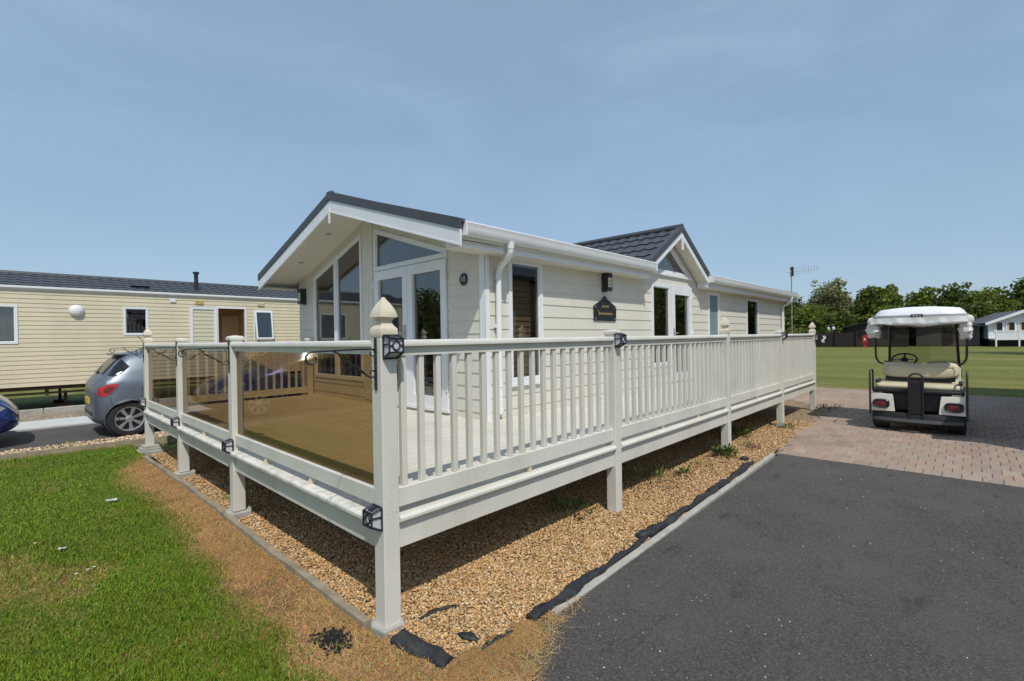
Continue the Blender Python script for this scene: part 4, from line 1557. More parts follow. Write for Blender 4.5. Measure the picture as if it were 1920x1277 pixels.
def yagi(base, top, boom0, boom1, n, el, label, mast_r=.018):
    t = thing('tv_aerial', label, 'aerial', base)
    MB().tube([base, top], mast_r, 8).build('mast', M_STEEL, t)
    b0, b1 = Vector(boom0), Vector(boom1)
    mb = MB().tube([b0, b1], .012, 6)
    for i in range(n):
        p = b0.lerp(b1, .22 + .78 * i / (n - 1))
        h_ = el * (1 - .25 * i / n)
        mb.tube([p - Vector((0, 0, h_)), p + Vector((0, 0, h_))], .005, 5)
    mb.build('boom', M_STEEL, t)
    p = b0.lerp(b1, .15)
    d = (b1 - b0).normalized()
    MB().obox(p, d, Vector((-d.y, d.x, 0)).normalized(), (0, 0, 1), .04, .12, .32).build('reflector', M_BLACK, t)


yagi((17.0, 2.05, 0), (17.0, 2.05, 3.74), (16.88, 2.14, 3.66), (17.68, 1.42, 3.80), 9, .13, 'spiky television aerial on a thin mast behind the far end of the lodge')

# ------------------------------------------------------------------ neighbouring caravan
QY = 14.3
QX0, QX1, QZ0, QZE = -5.0, 7.6, 0.57, 2.93
car_v = thing('static_caravan', 'long cream ribbed static caravan with dark tiled roof and an open door', 'caravan', (1.3, 15.8, 0))


def qfn(s, z, d):
    return (s, QY - d, z)


cw1 = rect(-2.2, -1.19, 1.62, 2.56)
cw2 = rect(.80, 1.355, 1.81, 2.585)
cdo = rect(2.34, 3.85, .62, 2.655)
cw3 = rect(4.07, 4.655, 1.63, 2.60)
cw4 = rect(-4.5, -3.2, 1.62, 2.56)
wall = MB().box(QX0 - .02, QX0 + .04, QY - .02, QY + .05, QZ0, QZE).build('front_wall', M_CARAV, car_v)
boards(rect(QX0 + .041, QX1, QZ0, QZE), [cw1, cw2, cdo, cw3, cw4], qfn, QZ0, .1075, M_CARAV, wall, 'cladding_board', .015, .004)
for w_ in (cw1, cw2, cw4):
    window('window', w_, qfn, car_v, .05)
curtain(-1.55, -1.24, 1.66, 2.52, qfn, -.10, car_v)
curtain(-2.15, -1.85, 1.66, 2.52, qfn, -.10, car_v)
MB().prism(rect(-1.9, -1.3, 1.68, 2.5), qfn, -.22, -.21).build('blind', M_CURTAIN, car_v)
# door frame, opened door leaf swung back flat on the wall, dark doorway
MB().ring(rect(3.02, 3.86, .60, 2.67), rect(3.07, 3.81, .63, 2.62), qfn, -.05, .03).build('door_frame', M_WHITE, car_v)
MB().box(2.35, 3.05, QY + .02, QY + .05, .62, 2.65).build('door_side_panel', M_CARAVD, car_v)
dl = MB().ring(rect(2.335, 3.03, .64, 2.645), rect(2.405, 2.955, .70, 2.575), qfn, .006, .05).build('open_door', M_WHITE, car_v)
zb = .70
while zb < 2.57:
    MB().prism(rect(2.405, 2.955, zb, min(zb + .1185, 2.575)), qfn, .01, [.034, .034, .022, .022]).build('door_panel', M_CARAVD, dl)
    zb += .1185
# top-hung window, open
fr = MB().ring(cw3, inset(cw3, .045), qfn, -.05, .022).build('window', M_WHITE, car_v)
mo = rect(4.10, 4.625, 1.66, 2.57)


def ofn(s, z, d):
    a = R(9)
    zz = 2.57 - z
    return (s, QY - .03 - zz * math.sin(a) - d * math.cos(a), 2.57 - zz * math.cos(a) + d * math.sin(a))


sash = MB().ring(mo, inset(mo, .045), ofn, -.02, .02).build('open_sash', M_WHITE, fr)
mb = MB().prism(inset(mo, .044), ofn, -.004, .004).build('pane', M_GLASS, fr)
for s in (4.13, 4.595):
    MB().beam(ofn(s, 1.80, -.02), qfn(s + (.06 if s < 4.3 else -.06), 1.72, 0), .012, .02).build('stay', M_STEEL, fr)
# shell
MB().box(QX0, QX0 + .05, QY + .05, 17.3, QZ0, QZE).box(QX1 - .05, QX1, QY, 17.3, QZ0, QZE).box(QX0 + .05, QX1 - .05, 17.25, 17.3, QZ0, QZE).build('wall', M_CARAV, car_v)
MB().box(QX0 + .05, QX1 - .05, QY + .03, 17.25, QZ0, QZ0 + .06).build('floor', M_LINING, car_v)
MB().box(QX0 + .05, QX1 - .05, QY + .03, 17.25, 2.70, 2.72).build('ceiling', M_ROOM, car_v)
MB().box(2.9, 4.0, 15.25, 15.28, .63, 2.69).box(2.6, 2.63, QY + .06, 15.25, .63, 2.69).box(3.93, 3.96, QY + .06, 15.25, .63, 2.69).build('lining', M_LINING, car_v)
MB().box(3.40, 3.92, 15.17, 15.21, .64, 2.45).build('inner_door', M_LINING, car_v)
MB().box(-1.0, -.97, QY + .06, 17.2, .63, 2.69).build('partition', M_ROOM, car_v)
MB().box(QX0 + .06, QX1 - .06, 16.6, 16.62, .63, 2.69).build('partition', M_ROOM, car_v)
# gutter, roof tiles
prof = [(QY + .03, 2.93), (QY + .03, 3.03), (QY - .05, 3.03), (QY - .075, 3.015), (QY - .075, 2.975), (QY - .05, 2.955), (QY - .02, 2.95), (QY - .02, 2.93)]
MB().loft([[(x, y, z) for y, z in prof] for x in (QX0 - .05, QX1 + .05)]).build('gutter', M_WHITE, car_v, smooth=True)
RY, RZZ = 15.8, 3.47
rlen = math.hypot(RY - QY + .06, RZZ - 3.02)
CT = tile_mesh(.222, rlen / 5, .020, .020, .032)
dvv = Vector((0, -(RY - QY + .06), -(RZZ - 3.02))) / rlen
duu = Vector((1, 0, 0))
nn = duu.cross(dvv)
if nn.z < 0:
    duu, nn = -duu, -nn
base = Matrix(((duu.x, dvv.x, nn.x, 0), (duu.y, dvv.y, nn.y, 0), (duu.z, dvv.z, nn.z, 0), (0, 0, 0, 1)))
ncol = int((QX1 - QX0 + .1) / .222) + 1
for v in range(5):
    for u in range(ncol):
        x = QX0 - .05 + u * .222 + (.222 if duu.x < 0 else 0)
        inst('roof_tile', CT, car_v, Matrix.Translation(Vector((x, RY, RZZ)) + dvv * (v * rlen / 5)) @ base)
MB().add([(QX0 - .04, QY - .04, 2.99), (QX1 + .04, QY - .04, 2.99), (QX1 + .04, RY, RZZ - .03), (QX0 - .04, RY, RZZ - .03),
          (QX1 + .04, 17.36, 2.99), (QX0 - .04, 17.36, 2.99)], [(0, 1, 2, 3), (3, 2, 4, 5), (0, 5, 4, 1), (1, 4, 2), (0, 3, 5)]).build('roof_deck', M_ROOF, car_v)
MB().tube([(QX0 - .05, RY, RZZ + .01), (QX1 + .05, RY, RZZ + .01)], .06, 8).build('ridge_cap', M_ROOF, car_v, smooth=True)
MB().tube([(2.62, 14.75, 3.05), (2.62, 14.75, 3.70)], .055, 14).tube([(2.62, 14.75, 3.68), (2.62, 14.75, 3.735)], .085, 14).build('flue', M_BLACKPL, car_v, smooth=True)
mb = MB().box(1.08, 1.40, 14.62, 14.80, 3.08, 3.19)
mb.box(1.02, 1.46, 14.58, 14.84, 3.19, 3.215)
mb.build('roof_vent', M_BLACKPL, car_v, bevel=.01)
MB().lathe((-.138, QY - .01, 2.448), (0, -1, 0), [(.0, 0), (.145, 0), (.15, .02), (.142, .05), (.115, .085), (.06, .105), (.001, .11)], 24).build('bulkhead_lamp', M_WHITE, car_v, smooth=True)
MB().box(1.86, 2.0, QY - .04, QY - .005, 2.755, 2.855).build('vent_cover', M_WHITE, car_v, bevel=.006)
for x in (2.48, 4.19):
    mb = MB()
    for k in range(3):
        mb.box(x, x + .2, QY - .045, QY - .005, 2.735 + k * .035, 2.76 + k * .035)
    mb.box(x - .01, x + .21, QY - .02, QY - .004, 2.725, 2.845).build('vent_cover', M_VENT if x < 3 else M_CARAV, car_v)
# chassis
ch = MB()
ch.box(QX0 + .2, QX1 - .2, QY + .12, QY + .17, .47, .545).box(QX0 + .2, QX1 - .2, QY + .12, QY + .17, .36, .41)
ch.box(QX0 + .2, QX1 - .2, 16.8, 16.86, .36, .54)
for x in np.arange(QX0 + .6, QX1, 1.22):
    ch.box(x, x + .07, QY + .10, QY + .19, .32, .565)
    ch.box(x, x + .05, QY + .17, 16.8, .46, .54)
ch.build('chassis', M_RUST, car_v)
for x in (-3.6, -.35, 2.9, 6.2):
    for y in (14.7, 16.6):
        MB().tube([(x, y, -.05), (x, y, .40)], .035, 8).box(x - .14, x + .14, y - .14, y + .14, -.06, .02).build('axle_stand', M_RUST, car_v)

yagi((6.3, 16.2, 3.3), (6.3, 16.2, 4.33), (6.35, 16.25, 4.28), (5.25, 15.75, 4.24), 8, .045, 'thin horizontal television aerial on the neighbouring caravan roof', .014)


# ------------------------------------------------------------------ cars
def smooth_interp(xs, ys, q):
    """monotone-ish cubic through points"""
    xs, ys = np.array(xs, float), np.array(ys, float)
    d = np.diff(ys) / np.diff(xs)
    mm = np.zeros(len(xs))
    mm[1:-1] = np.where(d[1:] * d[:-1] > 0, 2 * d[1:] * d[:-1] / (d[1:] + d[:-1] + 1e-9), 0)
    mm[0], mm[-1] = d[0], d[-1]
    i = np.clip(np.searchsorted(xs, q) - 1, 0, len(xs) - 2)
    h = xs[i + 1] - xs[i]
    t = (q - xs[i]) / h
    return ((2 * t ** 3 - 3 * t ** 2 + 1) * ys[i] + (t ** 3 - 2 * t ** 2 + t) * h * mm[i]
            + (-2 * t ** 3 + 3 * t ** 2) * ys[i + 1] + (t ** 3 - t ** 2) * h * mm[i + 1])


def poly_in(poly, x, y):
    return inside(poly, x, y)


def hatchback(label, paint, loc, rz, plate_yellow=True, light=None):
    """body along +x from the tail (x=0) to the nose (x=4), origin on the ground at the tail centre"""
    t = thing('hatchback_car', label, 'car', loc, None, rz)
    st = np.array([
        # x, zbot, zbelt, ztop, wlow, wbelt, wtop
        (0.13, .34, .64, .78, .42, .46, .40), (0.15, .27, .74, .90, .60, .62, .52), (0.21, .24, .85, .985, .745, .75, .59),
        (0.31, .22, .94, 1.10, .82, .812, .60), (0.47, .20, .955, 1.295, .855, .845, .59), (0.64, .20, .955, 1.41, .862, .855, .59), (0.85, .20, .955, 1.455, .864, .858, .59),
        (1.2, .19, .945, 1.475, .865, .865, .60), (1.7, .19, .935, 1.485, .87, .87, .60), (2.1, .19, .925, 1.455, .87, .87, .60),
        (2.55, .19, .905, 1.30, .87, .865, .61), (2.95, .19, .89, 1.06, .865, .86, .64), (3.15, .19, .87, .96, .865, .85, .66),
        (3.5, .20, .80, .88, .86, .82, .60), (3.78, .23, .70, .77, .82, .76, .52), (3.92, .27, .58, .64, .74, .68, .46), (4.0, .33, .48, .53, .58, .54, .40)])
    NXs, NR = 170, 96
    lightp = light or [(.185, .78), (.20, .845), (.30, .912), (.46, .918), (.44, .862), (.36, .765), (.28, .71), (.20, .725)]
    xs = np.concatenate([np.linspace(.13, .95, 95), np.linspace(.95, 4.0, NXs - 94)[1:]])
    def key_at(x):
        zb, zl, zt, wl_, wb, wt = [float(smooth_interp(st[:, 0], st[:, k], np.array([x]))[0]) for k in range(1, 7)]
        return [(0, zb), (wl_ * .8, zb), (wl_ * .97, zb + .06), (wl_ + .012, zb + .22 * min(1, (zl - zb) / .5)), (wl_ + .02, (zb + zl) / 2), (wb + .006, zl - .07), (wb - .012, zl),
                (wb * .55 + wt * .45 + .015, zl * .55 + zt * .45), (wt + .03, zt - .07), (wt - .04, zt - .012), (wt * .5, zt + .012), (0, zt + .016)]

    rings = []
    for x in xs:
        key = key_at(x)
        d = np.concatenate([[0], np.cumsum([math.dist(key[k], key[k + 1]) for k in range(len(key) - 1)])])
        q_ = d[-1] * np.linspace(0, 1, NR // 2 + 1)
        yv, zv = np.interp(q_, d, [q[0] for q in key]), np.interp(q_, d, [q[1] for q in key])
        half = list(zip(yv, zv))
        rings.append([(x, -y, z) for y, z in half[:-1]] + [(x, y, z) for y, z in half[::-1][:-1]])
    n = len(rings[0])
    V = [v for rg in rings for v in rg]
    keep, arch = [], []
    for i in range(len(xs) - 1):
        for k in range(n):
            k2 = (k + 1) % n
            q = (i * n + k, i * n + k2, (i + 1) * n + k2, (i + 1) * n + k)
            cx_ = (V[q[0]][0] + V[q[2]][0]) / 2
            cz_ = (V[q[0]][2] + V[q[2]][2]) / 2
            ay = abs(V[q[0]][1])
            if ay > .5 and any(math.hypot(cx_ - wx, cz_ - .30) < .325 for wx in (.60, 3.12)):
                continue
            keep.append(q)
    keep += [tuple(range(n)), tuple((len(xs) - 1) * n + k for k in range(n))[::-1]]
    used = sorted({a_ for f in keep for a_ in f})
    mp = {a_: i_ for i_, a_ in enumerate(used)}
    MB().add([V[a_] for a_ in used], [tuple(mp[a_] for a_ in f) for f in keep]).build('body', paint, t, smooth=True, local=True)
    def side_y(x, z):
        kk = key_at(x)[2:10]
        return float(np.interp(z, [q[1] for q in kk], [q[0] for q in kk]))

    for wx in (.60, 3.12):
        for sg in (-1, 1):
            lip = [(wx + .328 * math.cos(a_), sg * (side_y(wx + .328 * math.cos(a_), .30 + .328 * math.sin(a_)) - .004), .30 + .328 * math.sin(a_)) for a_ in np.linspace(-.2, math.pi + .2, 30)]
            MB().tube(lip, .010, 6).build('arch_lip', paint, t, smooth=True, local=True)

    def top_z(x, y):
        kk = key_at(x)[6:][::-1]
        return float(np.interp(abs(y), [q[0] for q in kk], [q[1] for q in kk]))

    def patch(poly, fn3, off):
        P = []
        for a_, b_ in zip(poly, poly[1:] + poly[:1]):
            for q in range(6):
                P.append((a_[0] + (b_[0] - a_[0]) * q / 6, a_[1] + (b_[1] - a_[1]) * q / 6))
        cxx, cyy = sum(p[0] for p in P) / len(P), sum(p[1] for p in P) / len(P)
        vs, fs, m_ = [fn3(cxx, cyy, off)], [], len(P)
        for r_ in range(1, 8):
            f = r_ / 7
            vs += [fn3(cxx + (p[0] - cxx) * f, cyy + (p[1] - cyy) * f, off) for p in P]
        vs += [fn3(p[0], p[1], off - .012) for p in P]
        for k in range(m_):
            fs.append((0, 1 + k, 1 + (k + 1) % m_))
            for r_ in range(7):
                fs.append((1 + r_ * m_ + k, 1 + (r_ + 1) * m_ + k, 1 + (r_ + 1) * m_ + (k + 1) % m_, 1 + r_ * m_ + (k + 1) % m_))
        return MB().add(vs, fs)

    for sg in (-1, 1):
        sm = [(.50, .22), (.42, .40), (.37, .56), (.34, .70)]
        MB().tube([(x, sg * (side_y(x, z) + .001), z) for x, z in sm], .0035, 4).tube([(x, sg * (side_y(x, z) + .001), z) for x, z in [(.46, .925), (.9, .93), (1.36, .93), (2.3, .91), (3.2, .86)]], .003, 4).build('shut_line', M_BLACKPL, t, local=True)
        sf = lambda x, z, o_, sg=sg: (x, sg * (side_y(x, z) + o_), z)
        lt = patch(lightp, sf, .010).build('tail_light', M_RED, t, smooth=True, local=True)
        c0 = np.mean(lightp, 0)
        patch([tuple(c0 + (np.array(p) - c0) * .55 + np.array([.02, .0])) for p in lightp], sf, .014).build('light_cell', M_REDDK, lt, smooth=True, local=True)
        hl_ = patch([(3.36, .735), (3.46, .80), (3.70, .725), (3.86, .625), (3.80, .585), (3.60, .63)], sf, .008).build('headlamp', M_LENS, t, smooth=True, local=True)
        patch([(.33, 1.06), (.43, 1.21), (.53, 1.33), (.62, 1.21), (.50, 1.10), (.41, 1.05)], sf, .022).build('quarter_glass', M_CARGL, t, smooth=True, local=True)
        patch([(.80, 1.03), (.92, 1.32), (1.3, 1.385), (1.40, 1.385), (1.36, .995)], sf, .010).build('side_window', M_CARGL, t, smooth=True, local=True)
        patch([(1.42, .995), (1.46, 1.39), (2.05, 1.36), (2.62, 1.03), (2.35, .985)], sf, .010).build('side_window', M_CARGL, t, smooth=True, local=True)
    tf = lambda x, y, o_: (x - o_ * .7, y, top_z(x, y) + o_ * .7)
    patch([(.29, -.50), (.29, .50), (.59, .47), (.59, -.47)], tf, .020).build('rear_window', M_CARGL, t, smooth=True, local=True)
    patch([(2.22, -.50), (2.22, .50), (2.98, .56), (2.98, -.56)], lambda x, y, o_: (x + o_ * .7, y, top_z(x, y) + o_ * .7), .006).build('windscreen', M_CARGL, t, smooth=True, local=True)
    MB().box(3.955, 4.005, -.36, .36, .36, .47).build('grille', M_BLACKPL, t, local=True, bevel=.01)
    MB().box(.125, .19, -.50, .50, .36, .44).build('bumper_trim', M_BLACKPL, t, local=True, bevel=.01)
    # wheels
    for wx in (.60, 3.12):
        for sg in (-1, 1):
            yo = sg * .845
            c = (wx, yo, .30)
            ty = MB().lathe((wx, yo - sg * .19, .30), (0, sg, 0), [(.20, 0), (.285, .0), (.30, .03), (.30, .155), (.286, .185), (.235, .195), (.205, .187), (.205, .02)], 40)
            wh = ty.build('wheel', M_TYRE, t, smooth=True, local=True)
            rm = MB().lathe((wx, yo - sg * .12, .30), (0, sg, 0), [(.204, 0), (.206, .118), (.192, .114), (.186, .02), (.18, 0)], 40)
            yf = yo - sg * .012
            for q in range(7):
                a = 2 * math.pi * q / 7 + .35
                r0, r1 = .04, .192
                da0, da1 = .42, .155
                pts = [(r0, a - da0), (r1, a - da1), (r1, a + da1), (r0, a + da0)]
                vs = [(wx + r * math.cos(b_), yf - sg * dpt, .30 + r * math.sin(b_)) for dpt in (0.0, .025) for r, b_ in pts]
                rm.add(vs, [(0, 1, 2, 3), (7, 6, 5, 4), (0, 4, 5, 1), (1, 5, 6, 2), (2, 6, 7, 3), (3, 7, 4, 0)])
            rm.lathe((wx, yf - sg * .03, .30), (0, sg, 0), [(.06, 0), (.058, .035), (.035, .042), (.0, .042)], 20)
            rm.build('rim', M_RIM, wh, local=True, smooth=True)
            MB().lathe((wx, yo - sg * .10, .30), (0, sg, 0), [(.0, 0), (.19, 0), (.19, .02), (.0, .02)], 24).build('brake_disc', M_BLACKPL, wh, local=True)
            MB().lathe((wx, yo - sg * .36, .30), (0, sg, 0), [(.0, .0), (.327, .0), (.329, .30)], 30).build('wheel_well', M_BLACKPL, t, local=True, recalc=False)
    # plate, wiper, mirrors, spoiler, aerial, handle, fuel flap outline
    MB().box(.115, .16, -.26, .26, .56, .665).build('number_plate', M_PLATE, t, local=True)
    MB().box(.44, .66, -.52, .52, 1.395, 1.425).build('spoiler', paint, t, local=True, bevel=.012)
    MB().box(.135, .19, -.10, .10, .80, .83).build('boot_handle', M_STEEL, t, local=True, bevel=.006)
    MB().beam((.26, -.05, 1.08), (.37, .26, 1.20), .02, .03).build('rear_wiper', M_BLACKPL, t, local=True)
    MB().tube([(1.05, 0, 1.485), (.86, 0, 1.74)], .006, 6).box(.98, 1.12, -.035, .035, 1.48, 1.515).build('roof_aerial', M_BLACKPL, t, local=True)
    for sg in (-1, 1):
        MB().sqloft(2.42, sg * .985, [(.05, .93), (.085, .95), (.085, 1.06), (.06, 1.09)]).build('door_mirror', paint, t, local=True, bevel=.01)
        MB().box(1.42, 1.60, sg * .872 - .012, sg * .872 + .014, .86, .89).build('door_handle', paint, t, local=True, bevel=.005)
        MB().tube([(1.36, sg * .877, .95), (1.32, sg * .892, .6), (1.36, sg * .885, .26)], .004, 4).tube([(2.33, sg * .877, .93), (2.36, sg * .892, .5), (2.34, sg * .885, .26)], .004, 4).build('door_seam', M_BLACKPL, t, local=True)
    fl = [( .86 + .085 * math.cos(a), -.872, .78 + .085 * math.sin(a)) for a in np.linspace(0, 2 * math.pi, 20, endpoint=False)]
    MB().tube(fl, .0035, 4, True).build('fuel_flap', M_BLACKPL, t, local=True)
    return t


hatchback('silver blue hatchback parked behind the far left deck post, its red tail light showing', M_SILVER, (-.53, 9.10, -.02), 0.0)
hatchback('deep blue car cut off by the left edge, nose towards the silver hatchback', M_BLUE, (-5.26, 9.30, -.02), 0.0,
          light=[(.19, .74), (.21, .84), (.30, .92), (.42, .925), (.38, .85), (.28, .74)])

# ------------------------------------------------------------------ golf buggy
CXB, CYB = 8.30, -1.69
M_CBLK = mat('cart_black', (.008, .008, .009), .5, .15, 14, .05, 80, dirt=(.05, .045, .035), dirt_amt=.25, dirt_scale=5)
gc = thing('golf_buggy', 'white four-seat golf buggy with canopy and rolled curtains, seen from the rear', 'golf buggy', (9.5, CYB, 0))


def rbox(x0, x1, y0, y1, z0, z1, bev, name, m, parent=None, seg=3):
    o_ = MB().box(x0, x1, y0, y1, z0, z1).build(name, m, parent or gc)
    bm = bmesh.new()
    bm.from_mesh(o_.data)
    bmesh.ops.bevel(bm, geom=list(bm.edges), offset=bev, segments=seg, affect='EDGES', profile=.5)
    for f in bm.faces:
        f.smooth = True
    bm.to_mesh(o_.data)
    bm.free()
    return o_


yL, yR = CYB + .57, CYB - .57
# rear wheels and front wheels
for wx in (CXB + .32, CXB + 2.05):
    for sg in (-1, 1):
        yo = CYB + sg * .56
        w_ = MB().lathe((wx, yo - sg * .20, .225), (0, sg, 0), [(.12, 0), (.205, 0), (.225, .03), (.225, .17), (.205, .20), (.13, .205), (.12, .02)], 32).build('wheel', M_TYRE, gc, smooth=True)
        MB().lathe((wx, yo - sg * .03, .225), (0, sg, 0), [(.128, -.03), (.13, .025), (.11, .028), (.09, .005), (.04, .012), (.0, .02)], 24).build('hub', M_STEEL, w_, smooth=True)
# chassis and black lower body
MB().box(CXB + .1, CXB + 2.3, CYB - .40, CYB + .40, .20, .34).build('chassis', M_CBLK, gc)
rbox(CXB + .10, CXB + .55, yR + .17, yL - .17, .28, .62, .02, 'rear_well', M_CBLK)
# rear bumper: curved bar
pts = []
mb = MB()
for k in range(13):
    f = k / 12
    y = yL - .03 - f * (1.14 - .06)
    x = CXB - .03 + .10 * abs(2 * f - 1) ** 3
    pts.append((x, y))
rings = [[(x + .01, y, .125), (x + .06, y, .125), (x + .06, y, .300), (x + .02, y, .308), (x + .004, y, .27), (x - .012, y, .17)] for x, y in pts]
mb.loft(rings).build('rear_bumper', M_CBLK, gc, smooth=True, sharp=30)
rings = [[(x - .010, y, .165), (x - .018, y, .168), (x - .016, y, .212), (x - .004, y, .215)] for x, y in pts]
MB().loft(rings).build('bumper_strip', mat('grey_rubber', (.09, .095, .10), .6, .1, 10), gc)
# white rear quarter panels with round-cornered lamps
for sg in (1, -1):
    yo, yi = CYB + sg * .575, CYB + sg * .27
    pr = [(yo, .31), (yo - sg * .0, .55), (yo - sg * .02, .60), (yi + sg * .02, .585), (yi + sg * .01, .53), (yi - sg * .01, .315)]
    mb = MB()
    f = lambda s, z, d: (CXB + .03 - d + .16 * max(0, (z - .45)) + .25 * max(0, abs(s - CYB) - .5), s, z)
    mb.prism(pr, f, 0, .03)
    mb.build('rear_panel', M_CARTW, gc, bevel=.006)
    # side panel running forward
    pr2 = [(CXB + .06, .31), (CXB + .10, .585), (CXB + .85, .60), (CXB + .95, .52), (CXB + .95, .33), (CXB + .62, .33), (CXB + .58, .43), (CXB + .45, .49), (CXB + .25, .49), (CXB + .10, .43)]
    MB().prism([(q[0], q[1]) for q in pr2[::-1]], lambda s, z, d, yo=yo, sg=sg: (s, yo - sg * d, z), 0.0, .03).build('side_panel', M_CARTW, gc)
    yc = CYB + sg * .432
    h_ = MB()
    N = 20

    def rr(a, b_, k, p=3.2):
        th = 2 * math.pi * k / N
        return (a * np.sign(math.cos(th)) * abs(math.cos(th)) ** (2 / p), b_ * np.sign(math.sin(th)) * abs(math.sin(th)) ** (2 / p))
    xo = CXB - .002
    ring_pts = lambda a, b_, dx: [(xo - dx, yc + rr(a, b_, k)[0], .432 + rr(a, b_, k)[1]) for k in range(N)]
    hl = MB().loft([ring_pts(.108, .072, -.02), ring_pts(.108, .072, .012), ring_pts(.096, .060, .024), ring_pts(.074, .040, .010)]).build('tail_lamp', M_BLACK, gc, smooth=True)
    MB().loft([ring_pts(.072, .038, .0), ring_pts(.066, .034, .014), ring_pts(.03, .015, .018)]).build('lamp_lens', M_REDDK, hl, smooth=True)
# seat base tray, rear seat cushions
rbox(CXB + .02, CXB + .70, yR + .02, yL - .02, .615, .672, .02, 'seat_tray', M_CBLK)
for sg in (1, -1):
    ya, yb = CYB + sg * .012, CYB + sg * .50
    rbox(CXB + .10, CXB + .60, min(ya, yb), max(ya, yb), .665, .745, .035, 'seat_cushion', M_SEAT)
# backrest (double sided) with rounded corners
bk = []
N = 28


def rrr(a, b_, k, p):
    th = 2 * math.pi * k / N
    return (a * np.sign(math.cos(th)) * abs(math.cos(th)) ** (2 / p), b_ * np.sign(math.sin(th)) * abs(math.sin(th)) ** (2 / p))


def bring(a, b_, x, tilt=.12):
    out = []
    for k in range(N):
        y, z = rrr(a, b_, k, 4.5)
        dip = .035 * math.exp(-(y / .14) ** 2) if z > 0 else 0
        out.append((x + tilt * z, CYB + y, .945 + z - dip))
    return out


MB().loft([bring(.45, .10, CXB + .665), bring(.48, .126, CXB + .68), bring(.49, .134, CXB + .71), bring(.49, .134, CXB + .76), bring(.47, .11, CXB + .785)]).build('seat_back', M_SEAT, gc, smooth=True, sharp=60)
for sg in (1, -1):
    ya, yb = CYB + sg * .035, CYB + sg * .475
    MB().tube([(CXB + .108, ya, .722), (CXB + .108, yb, .722), (CXB + .135, yb + sg * .018, .742), (CXB + .56, yb + sg * .018, .744)], .005, 6).build('seat_piping', M_CARTW, gc, smooth=True)
MB().tube([(CXB + .652 + .12 * z_, CYB + y_, .945 + z_) for y_, z_ in [(.43, -.062), (.445, .0), (.43, .066), (.2, .078), (.08, .058), (0, .046), (-.08, .058), (-.2, .078), (-.43, .066), (-.445, 0), (-.43, -.062)]], .0045, 6).build('seat_piping', M_SEAT, gc, smooth=True)
# bar outline above the backrest
tp = [(CXB + .76, CYB + y, 1.075 - .045 * math.exp(-(y / .13) ** 2)) for y in np.linspace(.47, -.47, 21)]
MB().tube(tp, .012, 6).build('seat_back_rail', M_BLACK, gc, smooth=True)
MB().box(CXB + .70, CXB + .76, CYB - .44, CYB + .44, .76, .83).build('backrest_bracket', M_CBLK, gc)
rbox(CXB + .80, CXB + 1.30, CYB - .53, CYB + .53, .66, .76, .04, 'front_seat', M_SEAT)
MB().box(CXB + .78, CXB + 1.28, CYB - .52, CYB + .52, .34, .655).build('seat_base', M_CARTW, gc, bevel=.02)
# folded centre footboard with its hoop handle
hp = [(CXB - .03, CYB + .082, .20), (CXB - .035, CYB + .082, .60), (CXB - .03, CYB + .085, .83)] + [(CXB - .03, CYB + .085 * math.cos(a), .85 + .075 * math.sin(a)) for a in np.linspace(.2, math.pi - .2, 9)] + [(CXB - .03, CYB - .085, .83), (CXB - .035, CYB - .082, .60), (CXB - .03, CYB - .082, .20)]
MB().tube(hp, .014, 8).build('grab_hoop', M_BLACK, gc, smooth=True)
MB().box(CXB - .028, CXB - .008, CYB - .078, CYB + .078, .30, .80).build('footboard', M_CBLK, gc)
# curved side grab rails
for sg in (1, -1):
    y = CYB + sg * .575
    q = [(CXB + .02, y, .24), (CXB + .0, y, .60), (CXB + .0, y, .92), (CXB + .03, y, .955), (CXB + .30, y, .955), (CXB + .34, y, .92), (CXB + .34, y, .60)]
    MB().tube(q, .014, 8).build('side_rail', M_BLACK, gc, smooth=True)
    rbox(CXB + .22, CXB + .55, y - sg * .07 - .025, y - sg * .07 + .025, .74, .80, .02, 'arm_pad', M_BLACKPL)
# canopy posts
for sg in (1, -1):
    y = CYB + sg * .575
    q = [(CXB + .72, CYB + sg * .47, 1.03), (CXB + .72, CYB + sg * .53, 1.06), (CXB + .72, y - sg * .01, 1.12), (CXB + .72, y, 1.20), (CXB + .68, y, 1.72)]
    MB().tube(q, .016, 8).build('rear_strut', M_BLACK, gc, smooth=True)
    yf = CYB + sg * .47
    MB().tube([(CXB + 1.75, yf + sg * .02, .78), (CXB + 1.62, yf, 1.10), (CXB + 1.42, yf - sg * .03, 1.72)], .02, 8).build('front_strut', M_BLACK, gc, smooth=True)
MB().add([(CXB + 1.745, CYB + .47, .80), (CXB + 1.745, CYB - .47, .80), (CXB + 1.42, CYB - .44, 1.72), (CXB + 1.42, CYB + .44, 1.72),
          (CXB + 1.753, CYB + .47, .80), (CXB + 1.753, CYB - .47, .80), (CXB + 1.428, CYB - .44, 1.72), (CXB + 1.428, CYB + .44, 1.72)],
         [(0, 1, 2, 3), (7, 6, 5, 4), (0, 4, 5, 1), (1, 5, 6, 2), (2, 6, 7, 3), (3, 7, 4, 0)]).build('windscreen', M_CLEAR, gc)
